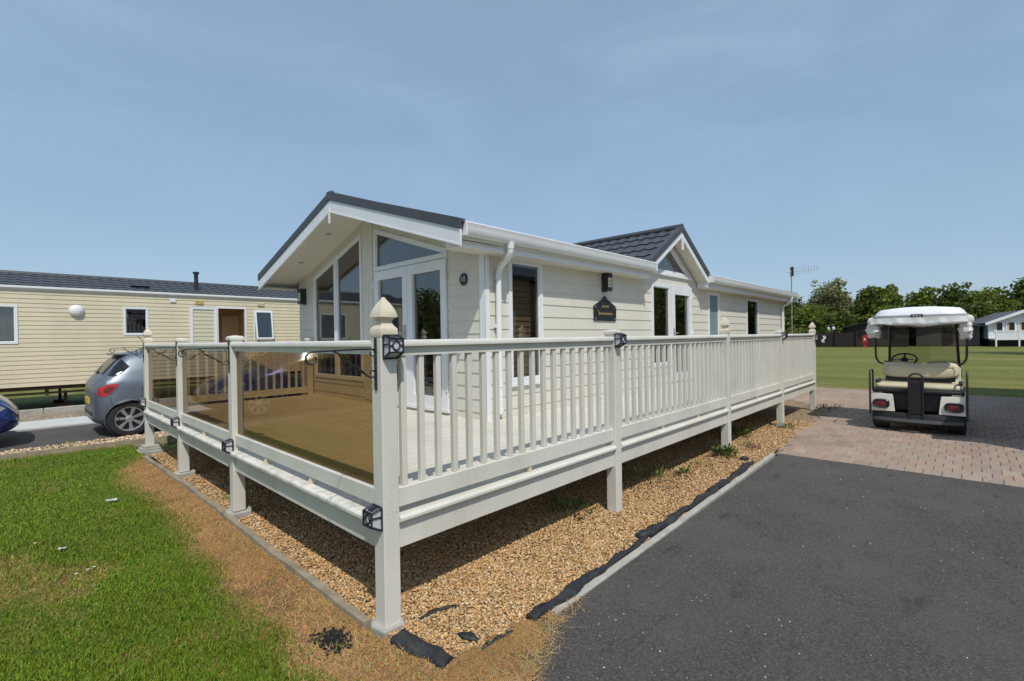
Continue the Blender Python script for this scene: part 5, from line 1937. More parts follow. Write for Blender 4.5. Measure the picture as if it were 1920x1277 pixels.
# dash and front cowl
MB().loft([[(CXB + 1.62, CYB + sy * .50, .62), (CXB + 1.66, CYB + sy * .50, .98), (CXB + 1.80, CYB + sy * .48, .99), (CXB + 2.2, CYB + sy * .42, .82), (CXB + 2.42, CYB + sy * .36, .52), (CXB + 2.40, CYB + sy * .36, .28), (CXB + 1.9, CYB + sy * .45, .30)] for sy in (1, -1)]).build('front_cowl', M_CARTW, gc, bevel=.02)
MB().box(CXB + 1.56, CXB + 1.64, CYB - .48, CYB + .48, .80, .985).build('dashboard', M_BLACKPL, gc, bevel=.015)
MB().box(CXB + 1.28, CXB + 1.66, CYB - .45, CYB + .45, .27, .31).build('floor_pan', M_BLACKPL, gc)
wc = Vector((CXB + 1.38, CYB + .24, 1.085))
ax = Vector((-.55, 0, .84)).normalized()
u = Vector((0, 1, 0))
w_ = ax.cross(u)
st_ = MB().tube([wc + (u * math.cos(a) + w_ * math.sin(a)) * .175 for a in np.linspace(0, 2 * math.pi, 28, endpoint=False)], .014, 8, True)
for a in (.1, math.pi - .1, 1.5 * math.pi):
    st_.beam(wc, wc + (u * math.cos(a) + w_ * math.sin(a)) * .17, .03, .014)
st_.lathe(wc - ax * .02, ax, [(.0, 0), (.055, 0), (.05, .03), (.0, .035)], 14)
st_.tube([wc, wc - ax * .45], .02, 8)
st_.build('steering_wheel', M_BLACK, gc, smooth=True)
# canopy roof: domed shell with a grey rim
xa, xb = CXB + .36, CXB + 1.78
RN = 36


def rloop(fx, fy, z, p=5):
    out = []
    for k in range(RN):
        th = 2 * math.pi * k / RN
        c, s_ = math.cos(th), math.sin(th)
        out.append(((xa + xb) / 2 + (xb - xa) / 2 * fx * np.sign(c) * abs(c) ** (2 / p), CYB + .60 * fy * np.sign(s_) * abs(s_) ** (2 / p), z))
    return out


MB().loft([rloop(.96, .96, 1.80), rloop(.985, .985, 1.845), rloop(.975, .965, 1.862), rloop(.955, .93, 1.90), rloop(.90, .85, 1.945), rloop(.78, .62, 1.965), rloop(.55, .32, 1.985), rloop(.2, .06, 1.992)]).build('canopy_roof', M_CARTR, gc, smooth=True, sharp=32)
MB().loft([rloop(1.0, 1.0, 1.80), rloop(1.012, 1.012, 1.805), rloop(1.012, 1.012, 1.842), rloop(.99, .99, 1.848)]).build('canopy_rim', mat('grey_trim', (.36, .37, .38), .5, .05, 8), gc, smooth=True, sharp=40)
bd = MB().box(xa - .022, xa - .004, CYB - .075, CYB + .075, 1.795, 1.855).build('badge', M_BLACKPL, gc, bevel=.006)
for k in (-1, 0, 1):
    MB().tube([(xa - .0235, CYB - .038 * k + .012 * math.cos(a), 1.826 + .010 * math.sin(a)) for a in np.linspace(0, 2 * math.pi, 10, endpoint=False)], .0042, 5, True).build('badge_mark', M_LPANE, bd)
# rolled vinyl curtains: rear valance and bulky side rolls
mb = MB()
rings = []
for k in range(73):
    f = k / 72
    y = CYB + .60 - 1.20 * f
    a = .006 * math.sin(f * 13) + .007 * math.sin(f * 31 + 1) + .004 * math.sin(f * 57)
    sag = .016 * (1 - (2 * f - 1) ** 2)
    dr = .012 * math.sin(f * 7 + .6) + .006 * math.sin(f * 19)
    zb_ = 1.690 - sag + dr
    xk = xa - .01 + .03 * abs(2 * f - 1) ** 4
    rings.append([(xk + .05, y, 1.80), (xk - .012, y, 1.803), (xk - .016 + a * .5, y, 1.775), (xk - .024 + a, y, 1.735), (xk - .030 + a, y, 1.722 - sag * .4), (xk - .028 + a * .6, y, zb_ + .008), (xk - .004, y, zb_), (xk + .04, y, zb_ + .02), (xk + .06, y, 1.745)])
mb.loft(rings).build('rear_curtain_roll', M_CURT, gc, smooth=True, sharp=70)
for sg, ztop, zl, w0 in ((1, 1.77, 1.485, .088), (-1, 1.79, 1.455, .07)):
    rings = []
    y0 = CYB + sg * .60
    for k in range(27):
        f = k / 26
        z = ztop - (ztop - zl) * f
        r_ = w0 * (.72 + .38 * math.sin(f * 2.9)) + .005 * math.sin(f * 23) + .006 * math.sin(f * 11 + 1)
        rg = []
        for q in range(20):
            th = 2 * math.pi * q / 20
            rr_ = r_ * (1 + .16 * math.sin(3 * th + f * 5) + .08 * math.sin(5 * th + 2) + .05 * math.sin(f * 40 + th * 2))
            rg.append((xa + .13 + rr_ * 1.25 * math.cos(th), y0 - sg * .03 + rr_ * math.sin(th), z + .018 * math.sin(th * 2 + f * 8)))
        rings.append(rg)
    MB().loft(rings).build('side_curtain_roll', M_CURT, gc, smooth=True, sharp=80)
    rings = []
    for k in range(31):
        f = k / 30
        x = xa + .12 + (xb - xa - .2) * f
        r_ = .06 + .012 * math.sin(f * 25) + .008 * math.sin(f * 61)
        rings.append([(x, y0 + sg * .005 + r_ * .8 * math.cos(th), 1.745 + r_ * math.sin(th) + .01 * math.sin(f * 14)) for th in np.linspace(0, 2 * math.pi, 12, endpoint=False)])
    MB().loft(rings).build('side_curtain_roll', M_CURT, gc, smooth=True, sharp=80)

# ------------------------------------------------------------------ far side of the field
def pitched(root, L, W_, z0, ze, zr, wallm, roofm, over=.35, gable_over=.5):
    """simple building in local coords: gable front at x=0 facing -x, width along y centred, ridge along x"""
    h = W_ / 2
    w_ = MB().loft([[(x, h, z0), (x, h, ze), (x, 0, zr - .12), (x, -h, ze), (x, -h, z0)] for x in (0, L)]).build('wall', wallm, root, local=True)
    sl = (zr - ze) / h
    e = h + over
    zo = zr - sl * e
    for sg in (1, -1):
        MB().add([(-gable_over, 0, zr), (L + .3, 0, zr), (L + .3, sg * e, zo), (-gable_over, sg * e, zo),
                  (-gable_over, 0, zr - .1), (L + .3, 0, zr - .1), (L + .3, sg * e, zo - .1), (-gable_over, sg * e, zo - .1)],
                 [(0, 1, 2, 3), (7, 6, 5, 4), (0, 4, 5, 1), (1, 5, 6, 2), (2, 6, 7, 3), (3, 7, 4, 0)]).build('roof', roofm, root, local=True)
    return w_, sl, e, zo


# white lodge on the right
wlg = thing('white_lodge', 'small white lodge with blue-grey roof and raised veranda across the field', 'lodge', (70, -6.25, 0), None, R(14))
w_, sl, e, zo = pitched(wlg, 9, 5.0, .75, 2.55, 3.62, M_BGWHITE, M_BGROOF)
for sg in (1, -1):
    MB().add([(-.56, 0, 3.66), (-.56, sg * e, zo + .02), (-.56, sg * e, zo - .26), (-.56, 0, 3.34), (-.50, 0, 3.66), (-.50, sg * e, zo + .02), (-.50, sg * e, zo - .26), (-.50, 0, 3.34)],
             [(0, 1, 2, 3), (7, 6, 5, 4), (0, 4, 5, 1), (1, 5, 6, 2), (2, 6, 7, 3), (3, 7, 4, 0)]).build('bargeboard', M_WHITE, wlg, local=True)
MB().box(.1, 8.95, 2.5, 2.53, .8, 2.5).build('side_boarding', M_BGGREY, wlg, local=True)
for y in (1.72, .80, -.12):
    f_ = MB().ring([(y - .36, 1.42), (y + .36, 1.42), (y + .36, 2.5), (y - .36, 2.5)], [(y - .29, 1.5), (y + .29, 1.5), (y + .29, 2.42), (y - .29, 2.42)], lambda s, z, d: (-d, s, z), -.02, .06).build('window', M_WHITE, wlg, local=True)
    MB().box(-.03, -.01, y - .30, y + .30, 1.49, 2.43).build('pane', M_CARGL, f_, local=True)
    MB().box(-.045, -.032, y + .12, y + .29, 1.5, 2.42).build('curtain', M_LINING, f_, local=True)
MB().lathe((-.02, -1.55, 2.25), (-1, 0, 0), [(.0, 0), (.2, 0), (.18, .05), (.0, .06)], 14).build('round_vent', M_BGGREY, wlg, local=True)
MB().box(-1.6, -.01, -2.9, 2.45, .62, .78).build('veranda_floor', M_WHITE, wlg, local=True)
for y in (2.35, .65, -1.05, -2.7):
    MB().box(-1.62, -1.5, y - .06, y + .06, -.05, 1.62).build('veranda_post', M_WHITE, wlg, local=True)
MB().box(-1.6, -1.52, -2.9, 2.4, 1.52, 1.6).build('rail', M_WHITE, wlg, local=True)
for y in np.arange(-2.8, 2.3, .17):
    MB().box(-1.58, -1.55, y, y + .10, .78, 1.52).build('baluster', M_BGWHITE, wlg, local=True)
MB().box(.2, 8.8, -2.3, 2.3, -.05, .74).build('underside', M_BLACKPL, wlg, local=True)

# dark brown chalet with a low roof
bch = thing('brown_chalet', 'dark brown timber chalet with a shallow roof standing left of the golf buggy canopy', 'chalet', (66.5, 5.2, 0), None, R(6))
w_, sl, e, zo = pitched(bch, 9, 5.6, 0, 2.35, 3.05, M_DKBRN, M_DKBRN, .5, .4)
for y in (1.4, -1.2):
    f_ = MB().ring([(y - .5, 1.0), (y + .5, 1.0), (y + .5, 1.9), (y - .5, 1.9)], [(y - .43, 1.07), (y + .43, 1.07), (y + .43, 1.83), (y - .43, 1.83)], lambda s, z, d: (-d, s, z), -.02, .05).build('window', M_DKBRN, bch, local=True)
    MB().box(-.02, -.01, y - .44, y + .44, 1.06, 1.84).build('pane', M_CARGL, f_, local=True)
sh = thing('grey_shed', 'long low grey-brown shed seen through the buggy windscreen', 'shed', (70, -.6, 0), None, R(4))
pitched(sh, 6, 5.2, 0, 2.2, 2.75, mat('shed_wall', (.10, .09, .085), .9, .25, 2), M_BGROOF)
MB().box(-.03, -.005, -.5, .4, 0, 1.95).build('door', M_DKBRN, sh, local=True)

fen = thing('board_fence', 'dark brown board fence at the far edge of the field, left of the chalet', 'fence', (64, 10, 0))
ff = Vector((63.2, 6.6, 0))
ft = Vector((64.5, 16.5, 0))
nb_ = 66
for i in range(nb_):
    a = ff.lerp(ft, i / nb_)
    b_ = ff.lerp(ft, (i + .96) / nb_)
    hgt = 1.62 + random.uniform(-.03, .03)
    MB().beam((a.x, a.y, hgt / 2), (b_.x, b_.y, hgt / 2), .03, hgt).build('fence_board', M_DKBRN, fen)
for i in range(6):
    a = ff.lerp(ft, i / 5)
    MB().box(a.x - .14, a.x - .03, a.y - .05, a.y + .05, 0, 1.8).build('fence_post', M_DKBRN, fen)
t = thing('twin_lamp', 'twin-headed lamp with white shades rising above the dark board fence', 'lamp', (62.6, 8.9, 0))
MB().tube([(62.6, 8.9, 0), (62.6, 8.9, 2.25)], .04, 8).build('pole', M_BLACK, t)
for dy in (-.22, .22):
    MB().lathe((62.6, 8.9 + dy, 1.98), (0, 0, 1), [(.0, 0), (.13, 0), (.14, .2), (.10, .32), (.0, .36)], 12).build('shade', M_BGWHITE, t)
MB().box(62.5, 62.7, 8.68, 9.12, 2.28, 2.42).build('bracket_box', M_BLUE, t)
t = thing('garden_sign', 'white wavy sign fixed in front of the dark board fence', 'sign', (62.6, 9.6, 0))
MB().loft([[(62.6, 9.62 + .12 * math.sin(k * 1.3) + dy, .55 + .15 * k) for dy in (-.13, .13)] + [(62.64, 9.62 + .12 * math.sin(k * 1.3) + dy, .55 + .15 * k) for dy in (.13, -.13)] for k in range(6)]).build('sign_board', M_BGWHITE, t)
MB().box(62.62, 62.68, 9.55, 9.65, 0, .56).build('sign_post', M_DKBRN, t)
t = thing('fire_point', 'small red fire point cabinet beside the brown chalet', 'cabinet', (62.9, 5.85, 0))
MB().box(62.8, 63.1, 5.65, 6.05, .42, 1.2).prism([(5.65, 1.2), (6.05, 1.2), (5.85, 1.4)], lambda s, z, d: (62.95 + d, s, z), -.15, .15).build('cabinet_body', M_REDBOX, t)
MB().box(62.78, 62.80, 5.77, 5.93, .75, .98).build('notice', M_BGWHITE, t)
MB().box(62.85, 63.05, 5.72, 5.98, 0, .42).build('stand', M_REDBOX, t)


# timber lodge just outside the frame on the right; its shadow falls across the paving
nbl = thing('timber_lodge', 'brown timber lodge beside the paved pad, mirrored in the tall window by the downpipe', 'lodge', (11.6, -6.9, 0))
MB().box(6.9, 16.3, -8.6, -4.25, .45, 3.4).build('wall', M_DKBRN, nbl)
zb = .46
while zb < 3.25:
    MB().box(6.9, 16.3, -4.251, -4.23, zb + .006, zb + .145).build('board', M_BROWN, nbl)
    MB().box(6.88, 6.9, -8.6, -4.25, zb + .006, zb + .145).build('board', M_BROWN, nbl)
    zb += .15
for x in (8.3, 13.6):
    f_ = MB().ring(rect(x, x + 1.2, 1.3, 2.4), rect(x + .07, x + 1.13, 1.37, 2.33), lambda s, z, d: (s, -4.23 + d, z), 0, .05).build('window', M_WHITE, nbl)
    MB().box(x + .06, x + 1.14, -4.235, -4.21, 1.36, 2.34).build('pane', M_CARGL, f_)
for sg in (1, -1):
    ye_ = -6.42 + sg * 2.45
    MB().add([(6.72, -6.42, 4.3), (16.45, -6.42, 4.3), (16.45, ye_, 3.5), (6.72, ye_, 3.5), (6.72, -6.42, 4.18), (16.45, -6.42, 4.18), (16.45, ye_, 3.38), (6.72, ye_, 3.38)],
             [(0, 1, 2, 3), (7, 6, 5, 4), (0, 4, 5, 1), (1, 5, 6, 2), (2, 6, 7, 3), (3, 7, 4, 0)]).build('roof', M_ROOF, nbl)
for x in (6.9, 16.2):
    MB().prism([(-8.6, 3.4), (-4.25, 3.4), (-6.42, 4.17)], lambda s, z, d: (x + d, s, z), 0, .1).build('gable', M_BROWN, nbl)
for x in (7.5, 11.5, 15.6):
    for y in (-4.5, -8.2):
        MB().box(x, x + .3, y - .3, y, -.06, .45).build('pier', M_CONC, nbl)


# ------------------------------------------------------------------ trees
def crown(lobes, n, leaf, pal, seed, droop=0.0):
    """leaf clumps: small quads spread through ellipsoid lobes; returns verts, faces, colours"""
    r = np.random.default_rng(seed)
    lob = np.array(lobes, float)                     # cx,cy,cz,rx,ry,rz
    wgt = lob[:, 3] * lob[:, 4] * lob[:, 5]
    which = r.choice(len(lob), n, p=wgt / wgt.sum())
    d = r.normal(size=(n, 3))
    d /= np.linalg.norm(d, axis=1)[:, None]
    rad = r.uniform(.35, 1.0, n) ** .45
    rad = rad * (1 + .20 * np.sin(d[:, 0] * 7 + which * 2.1) * np.cos(d[:, 2] * 6 + which))
    c = lob[which, :3] + d * rad[:, None] * lob[which, 3:]
    nrm = d * .6 + r.normal(size=(n, 3)) * .75
    nrm /= np.linalg.norm(nrm, axis=1)[:, None]
    a = np.cross(nrm, r.normal(size=(n, 3)))
    a /= np.linalg.norm(a, axis=1)[:, None]
    b_ = np.cross(nrm, a)
    s = leaf * r.uniform(.5, 1.35, n)[:, None]
    P = np.stack([c - a * s, c + b_ * s * .55 - a * s * .1, c + a * s, c - b_ * s * .55 + a * s * .1], 1)
    pal = np.array(pal)
    col = pal[(which + r.integers(0, 2, n)) % len(pal)] * r.uniform(.65, 1.35, (n, 1))
    k = np.arange(n)[:, None] * 4
    return P.reshape(-1, 3), k + np.array([[0, 1, 2, 3]]), np.repeat(col, 4, 0)


def make_tree(name, label, loc, H, Wd, seed, pal, n=5200, leaf=.22, cat='tree', group='trees beyond the field', low=.12, nl=9, trunk=True):
    r = random.Random(seed)
    t = thing(name, label, cat, loc, group)
    lobes = []
    for i in range(nl):
        f = i / (nl - 1)
        z = H * (low + (.90 - low) * f)
        wr = Wd / 2 * (1 - abs(f - .38) ** 1.5 * 1.05)
        a = r.uniform(0, 6.28)
        off = wr * r.uniform(.25, .6)
        rr = max(.12 * Wd, wr * r.uniform(.40, .62))
        lobes.append((off * math.cos(a), off * math.sin(a), z, rr, rr, rr * r.uniform(.6, .95)))
    lobes.append((0, 0, H * .55, Wd * .30, Wd * .30, H * .36))
    for i in range(5):
        a = r.uniform(0, 6.28)
        lobes.append((Wd * .36 * math.cos(a), Wd * .36 * math.sin(a), H * r.uniform(.3, .8), Wd * .13, Wd * .13, H * .10))
    for i in range(4):
        a = r.uniform(0, 6.28)
        lobes.append((Wd * .18 * math.cos(a), Wd * .18 * math.sin(a), H * r.uniform(.86, .99), Wd * .08, Wd * .08, H * .06))
    V, F, C = crown(lobes, n, leaf, pal, seed)
    o_ = big_mesh('crown', V, F, M_LEAF, C)
    o_.parent = t
    if trunk:
        mb = MB().tube([(0, 0, -.2), (.1 * r.uniform(-1, 1), .1, H * .25), (.15, .1 * r.uniform(-1, 1), H * .6)], [H * .03, H * .022, H * .008], 8)
        for l_ in lobes[1:7]:
            mb.tube([(.05, .05, H * r.uniform(.15, .4)), (l_[0] * .5, l_[1] * .5, l_[2] * .75), (l_[0], l_[1], l_[2])], [H * .012, H * .008, H * .003], 6)
        mb.build('trunk', M_BARK, t, local=True)
    return t


GA = [(0.138, 0.183, 0.027), (0.187, 0.226, 0.035), (0.105, 0.146, 0.025), (0.227, 0.262, 0.047)]
GB = [(0.105, 0.138, 0.027), (0.138, 0.175, 0.031), (0.081, 0.117, 0.023), (0.162, 0.197, 0.037)]
GC = [(0.217, 0.216, 0.098), (0.275, 0.263, 0.127), (0.167, 0.176, 0.069), (0.319, 0.297, 0.161)]     # pale grey-green willow
trees = [
    # x, y, H, W, palette, label
    (82, 12.6, 9.4, 8.0, GC, 'tall pale grey-green tree right of the television aerial'),
    (79, 17.5, 7.2, 8.5, GB, 'bushy dark tree partly behind the far end of the lodge'),
    (78, 23.5, 7.0, 8.0, GA, 'broad green tree mostly hidden behind the lodge roof end'),
    (76, 13.0, 5.4, 6.6, GA, 'rounded bright green tree in front of the pale grey-green tree'),
    (84, 8.0, 8.3, 5.6, GB, 'narrow dark tree to the right of the pale grey-green tree'),
    (80, 5.6, 7.9, 4.2, GA, 'pointed tree left of the gap of sky above the buggy'),
    (86, 2.0, 7.6, 6.4, GA, 'round-headed tree right of the gap of sky'),
    (82, -1.0, 7.4, 6.0, GB, 'dense green tree straight above the buggy canopy'),
    (87, -4.2, 7.0, 7.4, GA, 'wide tree behind the right half of the buggy canopy'),
    (83, -7.4, 7.5, 6.4, GB, 'dark tree rising behind the white lodge roof'),
    (80, -9.6, 8.2, 5.4, GA, 'taller tree behind the ridge of the white lodge'),
    (76, -11.8, 9.6, 6.0, GB, 'tall tree at the right edge of the photo'),
    (72, 9.6, 4.4, 5.4, GB, 'low bush rising just behind the board fence'),
    (75, 5.0, 4.6, 5.6, GA, 'low green bush just behind the brown chalet roof'),
    (75, 1.2, 4.8, 5.8, GB, 'low dark bush behind the canopy of the buggy'),
    (78, -2.6, 4.9, 6.0, GB, 'low bush between the buggy canopy and the white lodge'),
    (80, -6.4, 5.0, 6.0, GA, 'low leafy bush behind the white lodge roof slope'),
    (77, -13.5, 5.2, 6.0, GA, 'low bush beyond the right side of the white lodge'),
]
for i, (x, y, H, Wd, pal, lab) in enumerate(trees):
    make_tree('broadleaf_tree' if H > 5.3 else 'bush', lab, (x, y, -.05), H * 1.03, Wd * 1.15, 100 + i, pal, n=6500 if H > 5.3 else 4200, leaf=.25, cat='tree' if H > 5.3 else 'bush', low=.10)
# leafy branch near the right edge
make_tree('broadleaf_tree', 'tree whose leaf tips just enter the frame at the far right edge', (46, -9.1, -.05), 9.8, 6.4, 301, GB, n=9000, leaf=.17)
# trees off to the left behind the caravan: seen mirrored in the gable windows and doors
for i, (x, y, H, Wd, pal, lab) in enumerate([
        (-22, 36, 6.2, 9, GB, 'dark tree left of the caravan, mirrored in the left gable door pane'),
        (-33, 33, 5.2, 9, GA, 'green tree far left, mirrored in the right gable door pane'),
        (-13, 42, 7.4, 9, GB, 'large dark tree behind the left end of the caravan'),
        (-45, 26, 6.0, 10, GB, 'tree far out to the left of the lawn'),
        (27, -12.5, 6.0, 7, GB, 'unseen tree right of the frame, added to be mirrored in the lodge side door'),  # from here on: unseen trees added only to darken the side-window reflections
        (38, -12.6, 6.8, 8, GA, 'unseen bright tree beyond the timber lodge, added to fill the side door reflection'),
        (22, -10.5, 4.2, 5, GB, 'unseen low dark tree beyond the timber lodge, added for the side window reflections')]):
    make_tree('broadleaf_tree', lab, (x, y, -.05), H, Wd, 400 + i, pal, n=5000, leaf=.24, group='trees outside the frame')


# ------------------------------------------------------------------ weed membrane, weeds and litter
def membrane(path, rad, label, flat=.55):
    mb = MB()
    rings = []
    N = len(path)
    for i, (x, y, z) in enumerate(path):
        t = Vector(path[min(i + 1, N - 1)]) - Vector(path[max(i - 1, 0)])
        t.normalize()
        sd_ = Vector((-t.y, t.x, 0))
        rg = []
        for k in range(12):
            th = 2 * math.pi * k / 12
            r_ = rad(i / (N - 1)) * .82 * (1 + .13 * math.sin(3 * th + i * .23) + .06 * math.sin(5 * th + i * .9) + random.uniform(-.06, .06))
            rg.append(Vector((x, y, z)) + sd_ * (r_ * math.cos(th)) + Vector((0, 0, r_ * flat * (.45 + math.sin(th)) + .004 * math.sin(i * 1.9 + k))))
        rings.append(rg)
    mb.loft(rings)
    return tag(mb.build('weed_membrane', M_MEMB, smooth=True, sharp=80), label, 'weed membrane')


def path_line(x0, x1, y0, y1, n, wob=.014):
    return [(x0 + (x1 - x0) * i / n, y0 + (y1 - y0) * i / n + wob * math.sin(i * .31) + random.uniform(-.002, .002), -.004) for i in range(n + 1)]


membrane(path_line(.60, 2.10, -.512, -.452, 70, .008), lambda f: .034 + .010 * math.sin(f * 5.5 + .4) + .005 * math.sin(f * 31), 'long roll of black weed membrane on the gravel, nearest stretch along the kerb', .85)
membrane([(1.98 + .02 * i, -.405 - .006 * i, 0) for i in range(9)], lambda f: .030 + .022 * math.sin(f * math.pi), 'crumpled knot of black membrane where two rolls meet by the kerb', .8)
membrane(path_line(2.08, 4.0, -.445, -.392, 80, .010), lambda f: .040 + .008 * math.sin(f * 9 + 1) + .006 * math.sin(f * 37), 'roll of black weed membrane in the middle stretch along the kerb', .8)
membrane(path_line(4.06, 4.88, -.395, -.350, 36, .008), lambda f: .030 + .022 * math.sin(f * math.pi), 'short far roll of black weed membrane near the paving corner', .8)
membrane(path_line(.20, .50, -.49, -.505, 12, .008), lambda f: .012 + .014 * math.sin(f * math.pi), 'thin strip of black membrane poking from the gravel at the drive corner')
membrane([(.245 + .008 * i, -.30 - .020 * i + .004 * math.sin(i), -.002) for i in range(7)], lambda f: .008 + .030 * math.sin(f * math.pi), 'small black scrap of membrane on the gravel near the corner post', .5)
membrane([(.16 + .035 * i, -.045 + .010 * i - .002 * i * i, -.004) for i in range(9)], lambda f: .008 + .012 * math.sin(f * math.pi), 'ragged black membrane edge in the gravel just right of the corner post', .7)
membrane([(4.93 + .02 * i, -.20 - .012 * i, .0) for i in range(6)], lambda f: .02 + .03 * math.sin(f * math.pi), 'crumpled black scrap of membrane by the far kerb corner', .8)
# wide folded flap by the corner post
mb = MB()
rings = []
for i in range(13):
    f = i / 12
    c = Vector((.015 + .055 * f, -.095 - .36 * f, 0))
    rg = []
    for k in range(11):
        g_ = (k / 10 - .5)
        hgt = .034 * (1 - (2 * g_) ** 2) ** .5 + .006 * math.sin(i * 1.3 + k)
        rg.append((c.x + g_ * (.120 - .03 * f) + .006 * math.sin(i), c.y + g_ * .02, max(.0, hgt) + .002))
    rings.append(rg + [(c.x + .05 - .01 * f, c.y, -.01), (c.x - .05 + .01 * f, c.y, -.01)])
mb.loft(rings)
tag(mb.build('weed_membrane', M_MEMB, smooth=True, sharp=70), 'wide folded flap of black membrane lying in dry grass at the deck corner', 'weed membrane')
n_ = 420
cx_ = rng.normal(-.225, .038, n_)
cy_ = rng.normal(.14, .062, n_)
V, T, C = stones(cx_, cy_, rng.uniform(.004, .013, n_), np.repeat(rng.uniform(.008, .03, (n_, 1)), 3, 1), .010 + .012 * rng.random(n_) - .02 * np.hypot(cx_ + .225, cy_ - .14) / .1 * .5)
o = big_mesh('charred_clump', V, T, M_STONE, C, 'stuff')
tag(o, 'black charred clump lying in the straw left of the corner post', 'charred clump')
# pale grit strewn over the drive
px_, py_, pd_ = scatter(30000, .3, 5.6, -5.0, -.6, lambda d: np.where(d < 9, 26 * (.4 + (d < 3.2)), 10), 30)
V, T, C = stones(px_, py_, rng.uniform(.0018, .0052, len(px_)) * (1 + .06 * pd_), stone_cols(len(px_), [(.55, .52, .47), (.45, .42, .38), (.62, .58, .5), (.40, .30, .2)]), np.full(len(px_), -.003))
o = big_mesh('drive_grit', V, T, M_STONE, C, 'stuff')
tag(o, 'scattered pale grit lying on the dark asphalt drive', 'grit')


def weed(loc, h, n, spread, label, pal, seed, cat='weed', leafw=.35):
    r = np.random.default_rng(seed)
    V, F, C = [], [], []
    for i in range(n):
        a, l_ = r.uniform(0, 6.28), r.uniform(.2, 1.0)
        base = np.array([0, 0, 0]) + np.array([math.cos(a), math.sin(a), 0]) * spread * l_ * .45
        ln = h * r.uniform(.25, .6)
        lean = r.uniform(.25, 1.2)
        d = np.array([math.cos(a) * math.sin(lean), math.sin(a) * math.sin(lean), math.cos(lean)])
        s_ = np.array([-math.sin(a), math.cos(a), 0]) * ln * leafw * .5
        p0 = base + np.array([0, 0, r.uniform(0, h * .65) * (1 - l_ * .5)])
        p1 = p0 + d * ln * .5
        p2 = p0 + d * ln + np.array([0, 0, -.15 * ln])
        k = len(V)
        V += [p0, p1 - s_, p2, p1 + s_]
        F.append((k, k + 1, k + 2, k + 3))
        c = np.array(pal[r.integers(0, len(pal))]) * r.uniform(.7, 1.3)
        C += [c] * 4
    o_ = big_mesh('foliage', np.array(V), np.array(F), M_GRASSB, np.array(C), 'stuff')
    t = thing('weed_plant', label, cat, loc)
    o_.parent = t
    return t


WG = [(.07, .13, .02), (.10, .16, .03), (.05, .10, .018), (.16, .19, .05)]
WY_ = [(.16, .19, .05), (.22, .22, .07), (.12, .15, .04), (.28, .24, .10)]
WR = [(.22, .07, .05), (.30, .11, .07), (.15, .05, .04)]
weed((3.35, .26, 0), .17, 150, .75, 'sprawling yellow-green weed on the gravel just right of the second post', WY_, 1, leafw=.3)
weed((3.86, .05, 0), .12, 60, .25, 'small dark leafy weed on the gravel between second and third posts', WG, 2, leafw=.5)
weed((4.35, .02, 0), .10, 60, .4, 'thin straggly weed on the gravel nearer the third post', WY_, 3, leafw=.3)
weed((4.98, .0, 0), .19, 130, .32, 'bright green weed growing at the foot of the third post', WG, 4)
weed((5.66, -.15, 0), .08, 70, .26, 'reddish dead weed on the gravel by the paving corner', WR, 5, leafw=.4)
weed((5.75, -.02, 0), .10, 40, .2, 'little green weed beside the reddish dead weed', WG, 6)
weed((7.55, -.08, 0), .11, 70, .28, 'small round weed at the foot of the fourth post', WG, 7)
weed((10.35, -.12, 0), .14, 160, .8, 'ragged brown and green weeds at the foot of the farthest post', WY_ + WR, 8, leafw=.3)
weed((6.35, .30, 0), .22, 120, .5, 'dark green weed in the shade under the deck beyond the third post', WG, 9)
weed((2.05, .28, 0), .16, 80, .5, 'weed in the shade under the deck left of the second post', WG, 10)
weed((.11, 3.1, 0), .06, 50, .22, 'tiny weed in the gravel beside the timber edging', WG, 11)
weed((-.07, 11.95, 0), .16, 90, .6, 'green weed on the pale gravel behind the silver car tail', WG, 12)
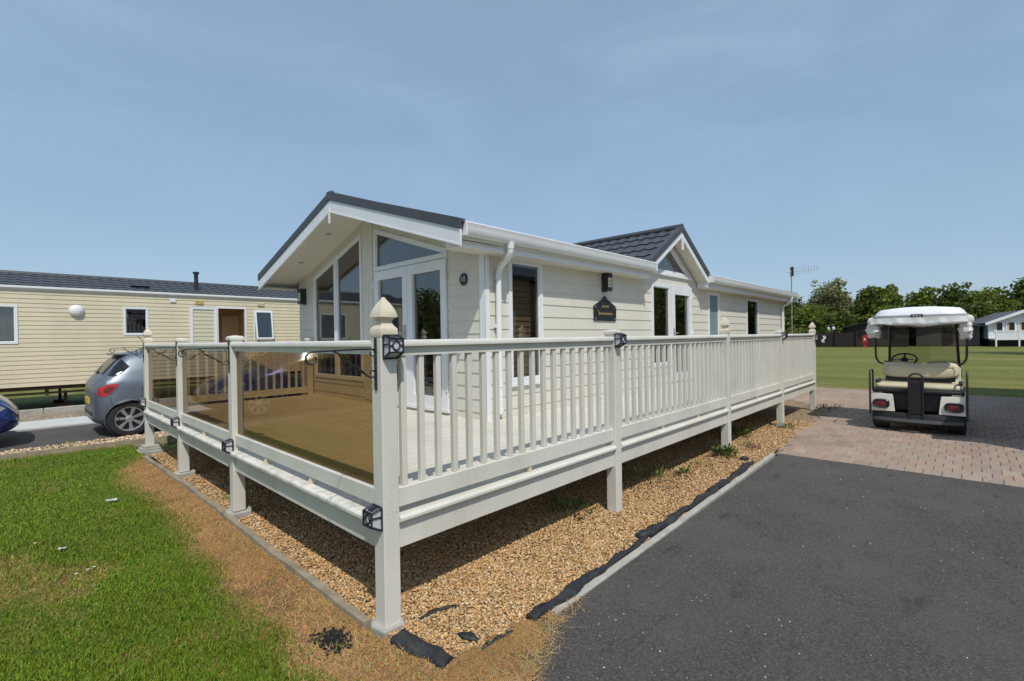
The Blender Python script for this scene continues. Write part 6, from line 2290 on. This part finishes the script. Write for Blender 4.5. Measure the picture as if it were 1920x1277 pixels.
weed((-.75, 7.75, 0), .09, 70, .7, 'low weed in the pale gravel strip by the parking', WG, 13)

for (x, y, lab) in ((-1.08, 2.08, 'white daisy in the lawn, leftmost of a close trio'), (-1.02, 2.10, 'white daisy in the lawn, middle of a close trio'), (-.985, 2.12, 'white daisy in the lawn, right of a close trio'),
                    (-1.25, 3.0, 'single white daisy out on the lawn left of the paper scrap'), (-1.75, 3.15, 'white daisy near the left edge of the lawn'), (-1.0, 5.35, 'white daisy far up the lawn near the parking edging'),
                    (-.85, 4.75, 'white daisy in the lawn beyond the paper scrap')):
    t = thing('daisy', lab, 'daisy', (x, y, .0), 'daisies in the lawn')
    MB().tube([(x, y, 0), (x, y, .033)], .0012, 4).build('stem', M_FIELD, t)
    mb = MB()
    for k in range(9):
        a = 2 * math.pi * k / 9
        c, s_ = math.cos(a), math.sin(a)
        mb.add([(x + c * .002, y + s_ * .002, .033), (x + c * .007 - s_ * .0025, y + s_ * .007 + c * .0025, .035), (x + c * .0105, y + s_ * .0105, .034), (x + c * .007 + s_ * .0025, y + s_ * .007 - c * .0025, .035)], [(0, 1, 2, 3)])
    mb.build('petals', M_DAISY, t, recalc=False)
    MB().lathe((x, y, .033), (0, 0, 1), [(.0, 0), (.003, .001), (.0, .004)], 8).build('flower_centre', M_PLATE, t)
for (x, y, s_, lab) in ((-.69, 3.86, .040, 'crumpled white paper scrap on the lawn'), (-1.11, 2.72, .022, 'grey-white crumpled scrap on the lawn nearer the camera')):
    mb = MB()
    g_ = [[(x + (i - 2) * s_ * .5 + random.uniform(-.3, .3) * s_ * .4, y + (j - 1.5) * s_ * .4 + random.uniform(-.3, .3) * s_ * .4, .022 + random.uniform(0, 1.0) * s_ * .6) for j in range(4)] for i in range(5)]
    mb.loft(g_, closed_ring=False, caps=False)
    ob = mb.build('paper_scrap', M_LPANE, recalc=False)
    bm = bmesh.new()
    bm.from_mesh(ob.data)
    bmesh.ops.solidify(bm, geom=bm.faces[:], thickness=.002)
    bm.to_mesh(ob.data)
    bm.free()
    tag(ob, lab, 'paper scrap')
